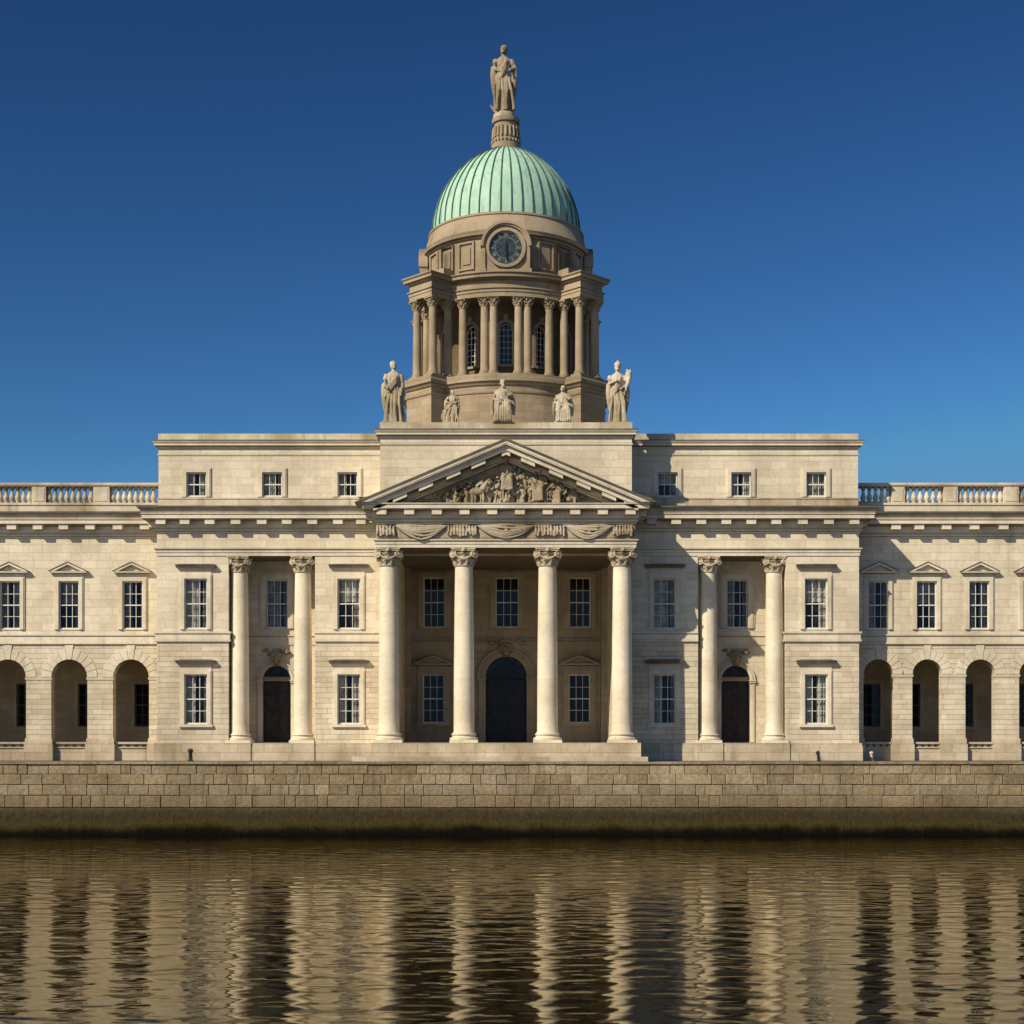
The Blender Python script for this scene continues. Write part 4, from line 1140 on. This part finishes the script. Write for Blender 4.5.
for q in range(4):
    for deg in (-28.0,-13.4,-7.7,7.7,13.4,28.0):
        a = q*PI/2+math.radians(deg); s, c = dirs(a); tcol(TX+s*4.88, TY+c*4.88, a)
    a = PI/4+q*PI/2
    for lx, ly in ((-.62,-6.1),(.62,-6.1),(-.62,-5.0),(.62,-5.0)):
        p = Tm(a,0) @ Vector((lx,ly,0)); tcol(p.x, p.y, a)
# tower entablature
mb = MB(); ring(mb, [(3.2,ZE0)]+[(r-.17,ZE0+z) for r,z in ((5.22,.001),(5.22,.22),(5.26,.24),(5.26,.38),(5.32,.42),(5.32,.48),(5.22,.50),(5.22,.82),(5.28,.86),(5.36,.93),(5.52,.96),(5.54,1.08),(5.62,1.16),(5.62,1.2),(5.3,1.23))]+[(4.2,ZE1+.02)])
bpart('tower_entablature', mb, 'towertrim')
for k in range(4):
    a = PI/4+k*PI/2; mb = MB()
    mb.xbox(Tm(a,(4.6+6.40)/2,(ZE0+ZE1)/2-.02), 1.74, 1.80, ZE1-ZE0-.06)
    pa = radial_path(a, 4.9, 6.40, .87)
    mb.sweep(pa, [(-.1,ZE0+.02),(.02,ZE0+.02),(.02,ZE0+.22),(.05,ZE0+.24),(.05,ZE0+.38),(.11,ZE0+.42),(.11,ZE0+.48),(-.1,ZE0+.50)])
    mb.sweep(pa, [(-.1,ZE0+.80),(.05,ZE0+.82),(.12,ZE0+.92),(.24,ZE0+.95),(.25,ZE0+1.07),(.32,ZE0+1.15),(.32,ZE0+1.205),(0,ZE1+.03),(-.1,ZE1+.04)])
    bpart('buttress_entablature', mb, 'towertrim')
    mb = MB(); mb.xbox(Tm(a,4.75,ZE1+.28), 1.0, .9, .6); bpart('buttress_cap', mb, 'towertrim')
# clock stage
RA = 4.42
mb = MB(); ring(mb, [(RA+.18,ZE1),(RA+.18,ZE1+.28),(RA+.08,ZE1+.32),(RA,ZE1+.36),(RA,31.4)]); bpart('clock_stage', mb, 'tower')
mb = MB(); ring(mb, [(RA-.1,31.08),(RA+.05,31.1),(RA+.09,31.18),(RA+.24,31.24),(RA+.26,31.34),(RA+.30,31.42),(RA+.16,31.5),(RA+.13,31.54),(4.32,32.35),(4.36,32.40),(4.36,32.50),(4.22,32.56),(4.0,32.62)])
bpart('drum_cornice', mb, 'towertrim')
for q in range(4):
    for deg in (-62,-45,-28.5,28.5,45,62):
        a = q*PI/2+math.radians(deg)
        if abs(deg) > 58 and q % 2: continue
        mb = MB(); w, z0_, z1_ = .98, 29.55, 30.95
        for (dx, dz, sx_, sz_) in ((0,z0_,w,.10),(0,z1_,w,.10),(-w/2+.05,(z0_+z1_)/2,.1,z1_-z0_-.1),(w/2-.05,(z0_+z1_)/2,.1,z1_-z0_-.1)):
            mb.xbox(Tm(a,RA,dz) @ Matrix.Translation((dx,0,0)), sx_, .16, sz_)
        mb.xbox(Tm(a,RA-.02,(z0_+z1_)/2), w-.5, .14, z1_-z0_-.5)
        bpart('raised_panel', mb, 'towertrim')
# clock aedicules on the four sides
def clock(q):
    a = q*PI/2; zc = 30.45; T0 = Tm(a, 4.62)
    mb = MB(); r = 1.16; poly = [(-r,ZE1+.1),(r,ZE1+.1)] + [(r*math.cos(PI*i/24), zc+.08+r*math.sin(PI*i/24)) for i in range(25)]
    mb.prism_m(poly, 0, .8, T0)
    def arcband(ra, rb, pr, a0=0, a1=PI, n=28, zz=zc+.08):
        for i in range(n):
            u, v = a0+(a1-a0)*i/n, a0+(a1-a0)*(i+1)/n
            mb.prism_m([(ra*math.cos(u),zz+ra*math.sin(u)),(rb*math.cos(u),zz+rb*math.sin(u)),(rb*math.cos(v),zz+rb*math.sin(v)),(ra*math.cos(v),zz+ra*math.sin(v))], pr, .3, T0)
    arcband(1.10, 1.27, -.12); arcband(1.2, 1.34, -.20)
    for s in (-1,1):
        x0_, x1_ = sorted((s*1.10, s*1.27)); mb.prism_m(rect(x0_,x1_,ZE1+.3,zc+.08), -.10, .3, T0)
        x0_, x1_ = sorted((s*1.05, s*1.36)); mb.prism_m(rect(x0_,x1_,ZE1+.1,ZE1+.32), -.14, .3, T0)
    mb.prism_m(rect(-1.05,1.05,ZE1+.1,ZE1+.3), -.08, .3, T0)
    arcband(.90, 1.05, -.16, 0, 2*PI, 48, zc); arcband(.86, .93, -.09, 0, 2*PI, 48, zc)
    o = put('clock', mb.mesh('clock', M['towertrim']), B)
    mb = MB(); pts = [(.88*math.cos(2*PI*i/48), zc+.88*math.sin(2*PI*i/48)) for i in range(48)]; mb.prism_m(pts, -.03, .2, T0)
    d = put('dial', mb.mesh('dial', M['dial']), o)
    mb = MB()
    for i in range(48):
        u, v = 2*PI*i/48, 2*PI*(i+1)/48
        for ra, rb in ((.84,.87),(.56,.58)):
            mb.prism_m([(ra*math.cos(u),zc+ra*math.sin(u)),(rb*math.cos(u),zc+rb*math.sin(u)),(rb*math.cos(v),zc+rb*math.sin(v)),(ra*math.cos(v),zc+ra*math.sin(v))], -.05, 0, T0)
    rom = ['XII','I','II','III','IIII','V','VI','VII','VIII','IX','X','XI']
    for i, t in enumerate(rom):
        an = PI/2-2*PI*i/12
        L = Matrix.Translation((.70*math.cos(an), -.045, zc+.70*math.sin(an))) @ Matrix.Rotation(-(an-PI/2), 4, 'Y')
        n = sum({'I':1,'V':1.7,'X':1.7}[ch] for ch in t); x = -n*.045/2*1.0
        for ch in t:
            if ch == 'I': mb.xbox(T0 @ L @ Matrix.Translation((x+.022,0,0)), .022, .02, .19); x += .045
            elif ch == 'V':
                for sg in (-1,1): mb.xbox(T0 @ L @ Matrix.Translation((x+.038+sg*.018,0,0)) @ Matrix.Rotation(sg*.2,4,'Y'), .02, .02, .19)
                x += .0765
            else:
                for sg in (-1,1): mb.xbox(T0 @ L @ Matrix.Translation((x+.038,0,0)) @ Matrix.Rotation(sg*.33,4,'Y'), .02, .02, .19)
                x += .0765
    put('numerals', mb.mesh('numerals', M['gilt']), o)
    mb = MB()
    mb.prism_m([(-.05,zc-.12),(.05,zc-.12),(.06,zc+.2),(0,zc+.46),(-.06,zc+.2)], -.09, -.07, T0)
    put('clock_hand', mb.mesh('clock_hand', M['hand']), o)
    mb = MB(); mb.prism_m([(.03,zc+.15),(-.02,zc+.15),(-.01,zc-.55),(.03,zc-.66),(.07,zc-.55)], -.115, -.095, T0)
    put('clock_hand', mb.mesh('clock_hand', M['hand']), o)
for q in range(4): clock(q)
# dome
RDm = 4.12; ZD = 32.58; HD = 4.95
def dome_r(u):    # u 0..1 in height
    return RDm*max(0.0, 1-u**2.05)**.62
dome = MB(); prof = []
us = [0,.04,.1,.17,.25,.33,.41,.49,.57,.65,.72,.79,.85,.90,.94]
ND = 44
for u in us: prof.append((dome_r(u), ZD+HD*u))
dome.lathe(prof, TX, TY, ND*3)
DM = bpart('dome', dome, 'copper', 60)
def seam(k):
    a = 2*PI*(k+.5)/ND; s, c = dirs(a); mb = MB(); n = len(us); vs = []
    t = Vector((c*-1, s, 0)); t = Vector((math.cos(a), math.sin(a), 0))
    for (r, z) in prof:
        w = .016+.014*min(1, r/3.0)
        for dx, dr in ((-w,-.02),(-w*.8,.06),(w*.8,.06),(w,-.02)):
            vs.append((TX+s*(r+dr)+t.x*dx, TY+c*(r+dr)+t.y*dx, z+dr*.3))
    fs = [(i*4+j, i*4+j+1, (i+1)*4+j+1, (i+1)*4+j) for i in range(n-1) for j in range(3)]
    mb.add(vs, fs); return mb
for k in range(ND): put('seam', seam(k).mesh('seam', M['seam'], smooth=False), DM)
# finial pedestal
ZFp = 37.35
def Zt(py): return Z(py, TY-.5)
pd = MB(); k1 = (D+TY)/F
pp = [(18.5,156),(17.6,149),(15.6,147.5),(15.4,143),(14.6,142),(14.4,138),(13.4,137.5),(12.6,124),(13.0,122),(14.6,121),(15.2,118.5),(15.2,117),(13.4,116.5),(12,115.5)]
pd.lathe([(r*k1*.93, Zt(y)) for r,y in pp], TX, TY, 48)
for k in range(20):
    a = 2*PI*k/20; s, c = dirs(a); pd.tube([(TX+s*.76,TY+c*.76,Zt(136.5)),(TX+s*.715,TY+c*.715,Zt(125.5))], [.055,.05], 6)
for k in range(24):
    a = 2*PI*k/24; s, c = dirs(a); pd.ell((TX+s*.80,TY+c*.80,Zt(140)), (.055,.055,.09), 8, 6)
bpart('finial_pedestal', pd, 'towertrim')

# ------------------------------------------------------------------ statues
def statue(name, x, y, z, h, fn, label, plin=(.2,.17), voxel=None, ph=.05, rz=0, mat='statue', slim=1.0):
    mb = MB(); T = Matrix.Rotation(rz,4,'Z') @ Matrix.Scale(h,4) @ Matrix.Scale(slim,4,Vector((1,0,0)))
    fn(mb, T)
    me = remesh(mb, name, M[mat], voxel or h/130, 1)
    o = put(name, me, None, (x,y,z+ph), label=label, category='statue', group='carved figures on the skyline')
    mb = MB(); w, d = plin[0]*h, plin[1]*h
    mb.box(-w, w, -d, d, -ph, .012); put('plinth', mb.mesh('plinth', M['statue']), o, (x,y,z+ph))
    return o
ys = -1.75; zs = ZT+.006; ppm = F/(D+ys)
statue('statue', X(393,ys), ys, zs, 3.08, lambda b,T: standing(b,T,31,'a',.025,turn=.5,attr='urn'), 'tall standing robed figure at the left end of the parapet, below the dome', (.17,.15), slim=.86)
statue('statue', X(618,ys), ys, zs, 2.98, lambda b,T: standing(b,T,44,'b',-.02,helmet=True,turn=-.2,attr='horn'), 'tall standing robed figure at the right end of the parapet, hands at its chest', (.18,.15), slim=.88)
statue('statue', X(503,ys), ys, zs, 2.14, lambda b,T: seated(b,T,52,True,.2,1), 'carved seated group on the parapet directly below the clock', (.24,.30))
statue('statue', X(452,ys), ys, zs, 1.66, lambda b,T: (standing(b,T,61,'d',.05,turn=.6), seated(b,T@Matrix.Translation((-.16,.05,0))@Matrix.Scale(.55,4),62)), 'smallest carved figure on the parapet, beside the left tower buttress', (.26,.22))
statue('statue', X(563,ys), ys, zs, 1.84, lambda b,T: seated(b,T,73,False,-.5,1), 'small seated robed figure on the parapet, beside the right tower buttress', (.24,.30))
mbh = 3.85
def top_statue(b, T):
    standing(b, T @ Matrix.Translation((0,0,0)), 83, 'd', -.015, turn=-.4, attr='anchor')
st = statue('statue', X(504,TY), TY, Zt(115.8), mbh, top_statue, 'weathered robed figure standing on the pedestal at the very top of the dome', (.001,.001), ph=.32, mat='carve', slim=.82)
for ch in list(st.children): bpy.data.objects.remove(ch)
mb = MB(); mb.lathe([(.62,-.32),(.62,-.25),(.60,-.12),(.52,0),(.40,.06)], n=40); put('plinth', mb.mesh('plinth', M['statue']), st, WL[st])

# ------------------------------------------------------------------ small quay furniture
def bollard(x, y, tilt, name, label, mat, s=1.0):
    mb = MB()
    mb.lathe([(.13*s,0),(.13*s,.04*s),(.09*s,.07*s),(.075*s,.30*s),(.09*s,.38*s),(.12*s,.42*s),(.12*s,.47*s),(.08*s,.52*s),(.03*s,.545*s),(0,.55*s)], n=20)
    o = put(name, mb.mesh(name, M[mat]), None, (x,y,ZQ), label=label, category='bollard'); o.rotation_euler = (0,tilt,0)
    return o
bollard(X(190.5,-1), -1, 0, 'mooring_bollard', 'dark iron mooring post on the quay before the left pavilion', 'iron', 1.15)
bollard(X(819,-1), -1, -.12, 'mooring_bollard', 'dark iron mooring post with a rope on the quay before the right pavilion', 'iron', .95)
mb = MB(); xx = X(819,-1)
mb.tube([(xx-.02,-1.05,ZQ+.75),(xx+.02,-1.05,ZQ+.45),(xx+.06,-1.1,ZQ+.2),(xx+.16,-1.12,ZQ+.06),(xx+.5,-1.2,ZQ+.03),(xx+1.2,-1.25,ZQ+.03),(xx+1.9,-1.1,ZQ+.03)], .028, 8)
put('mooring_rope', mb.mesh('mooring_rope', M['rope']), None, (0,0,0), label='pale rope trailing over the quay from the right mooring post', category='rope')
bollard(X(871.5,.6), .6, 0, 'stone_bollard', 'small pale stone bollard in the shade before the first right arch', 'trim', .9)

# ------------------------------------------------------------------ light, sky, camera
Ld = Vector((1.05, 1.0, -1.15)).normalized()
sun = bpy.data.lights.new('sun', 'SUN'); sun.energy = 5.0; sun.angle = math.radians(.5); sun.color = (1.0,.872,.665)
so = bpy.data.objects.new('sun', sun); COL.objects.link(so); so.rotation_euler = Ld.to_track_quat('-Z','Y').to_euler(); so.location = (-40,-40,60)
w = bpy.data.worlds.new('World'); scene.world = w; w.use_nodes = True
nt = w.node_tree; bg = nt.nodes['Background']
sky = nt.nodes.new('ShaderNodeTexSky'); sky.sky_type = 'NISHITA'; sky.sun_disc = False
sky.sun_elevation = math.asin(-Ld.z); sky.sun_rotation = math.radians(225)
sky.altitude = 0; sky.air_density = 1.0; sky.dust_density = .3; sky.ozone_density = 3.5
def vm(op, a, b):
    x = nt.nodes.new('ShaderNodeVectorMath'); x.operation = op; nt.links.new(a, x.inputs[0]); x.inputs[1].default_value = b; return x.outputs[0]
STR = .1
v = vm('MINIMUM', vm('MULTIPLY', sky.outputs[0], (.075,)*3), (.262,.325,.46))      # bright sky capped to cut fill light in shade; gamma below deepens the zenith
gm = nt.nodes.new('ShaderNodeGamma'); nt.links.new(v, gm.inputs[0]); gm.inputs[1].default_value = 1.9
nt.links.new(vm('MULTIPLY', gm.outputs[0], (1.95/STR, 2.5/STR, 2.35/STR)), bg.inputs[0])
bg.inputs[1].default_value = STR

cam = bpy.data.cameras.new('camera'); cam.sensor_width = 36; cam.lens = F/1024*36
cam.shift_x = (512-CX)/1024; cam.shift_y = (HY-512)/1024; cam.clip_start = .5; cam.clip_end = 8000
co = bpy.data.objects.new('camera', cam); COL.objects.link(co); co.location = (0,-D,H); co.rotation_euler = (PI/2,0,0)
scene.camera = co
scene.view_settings.view_transform = 'Standard'; scene.view_settings.look = 'None'
scene.view_settings.exposure = 0; scene.view_settings.gamma = 1
scene.render.resolution_x = scene.render.resolution_y = 1024
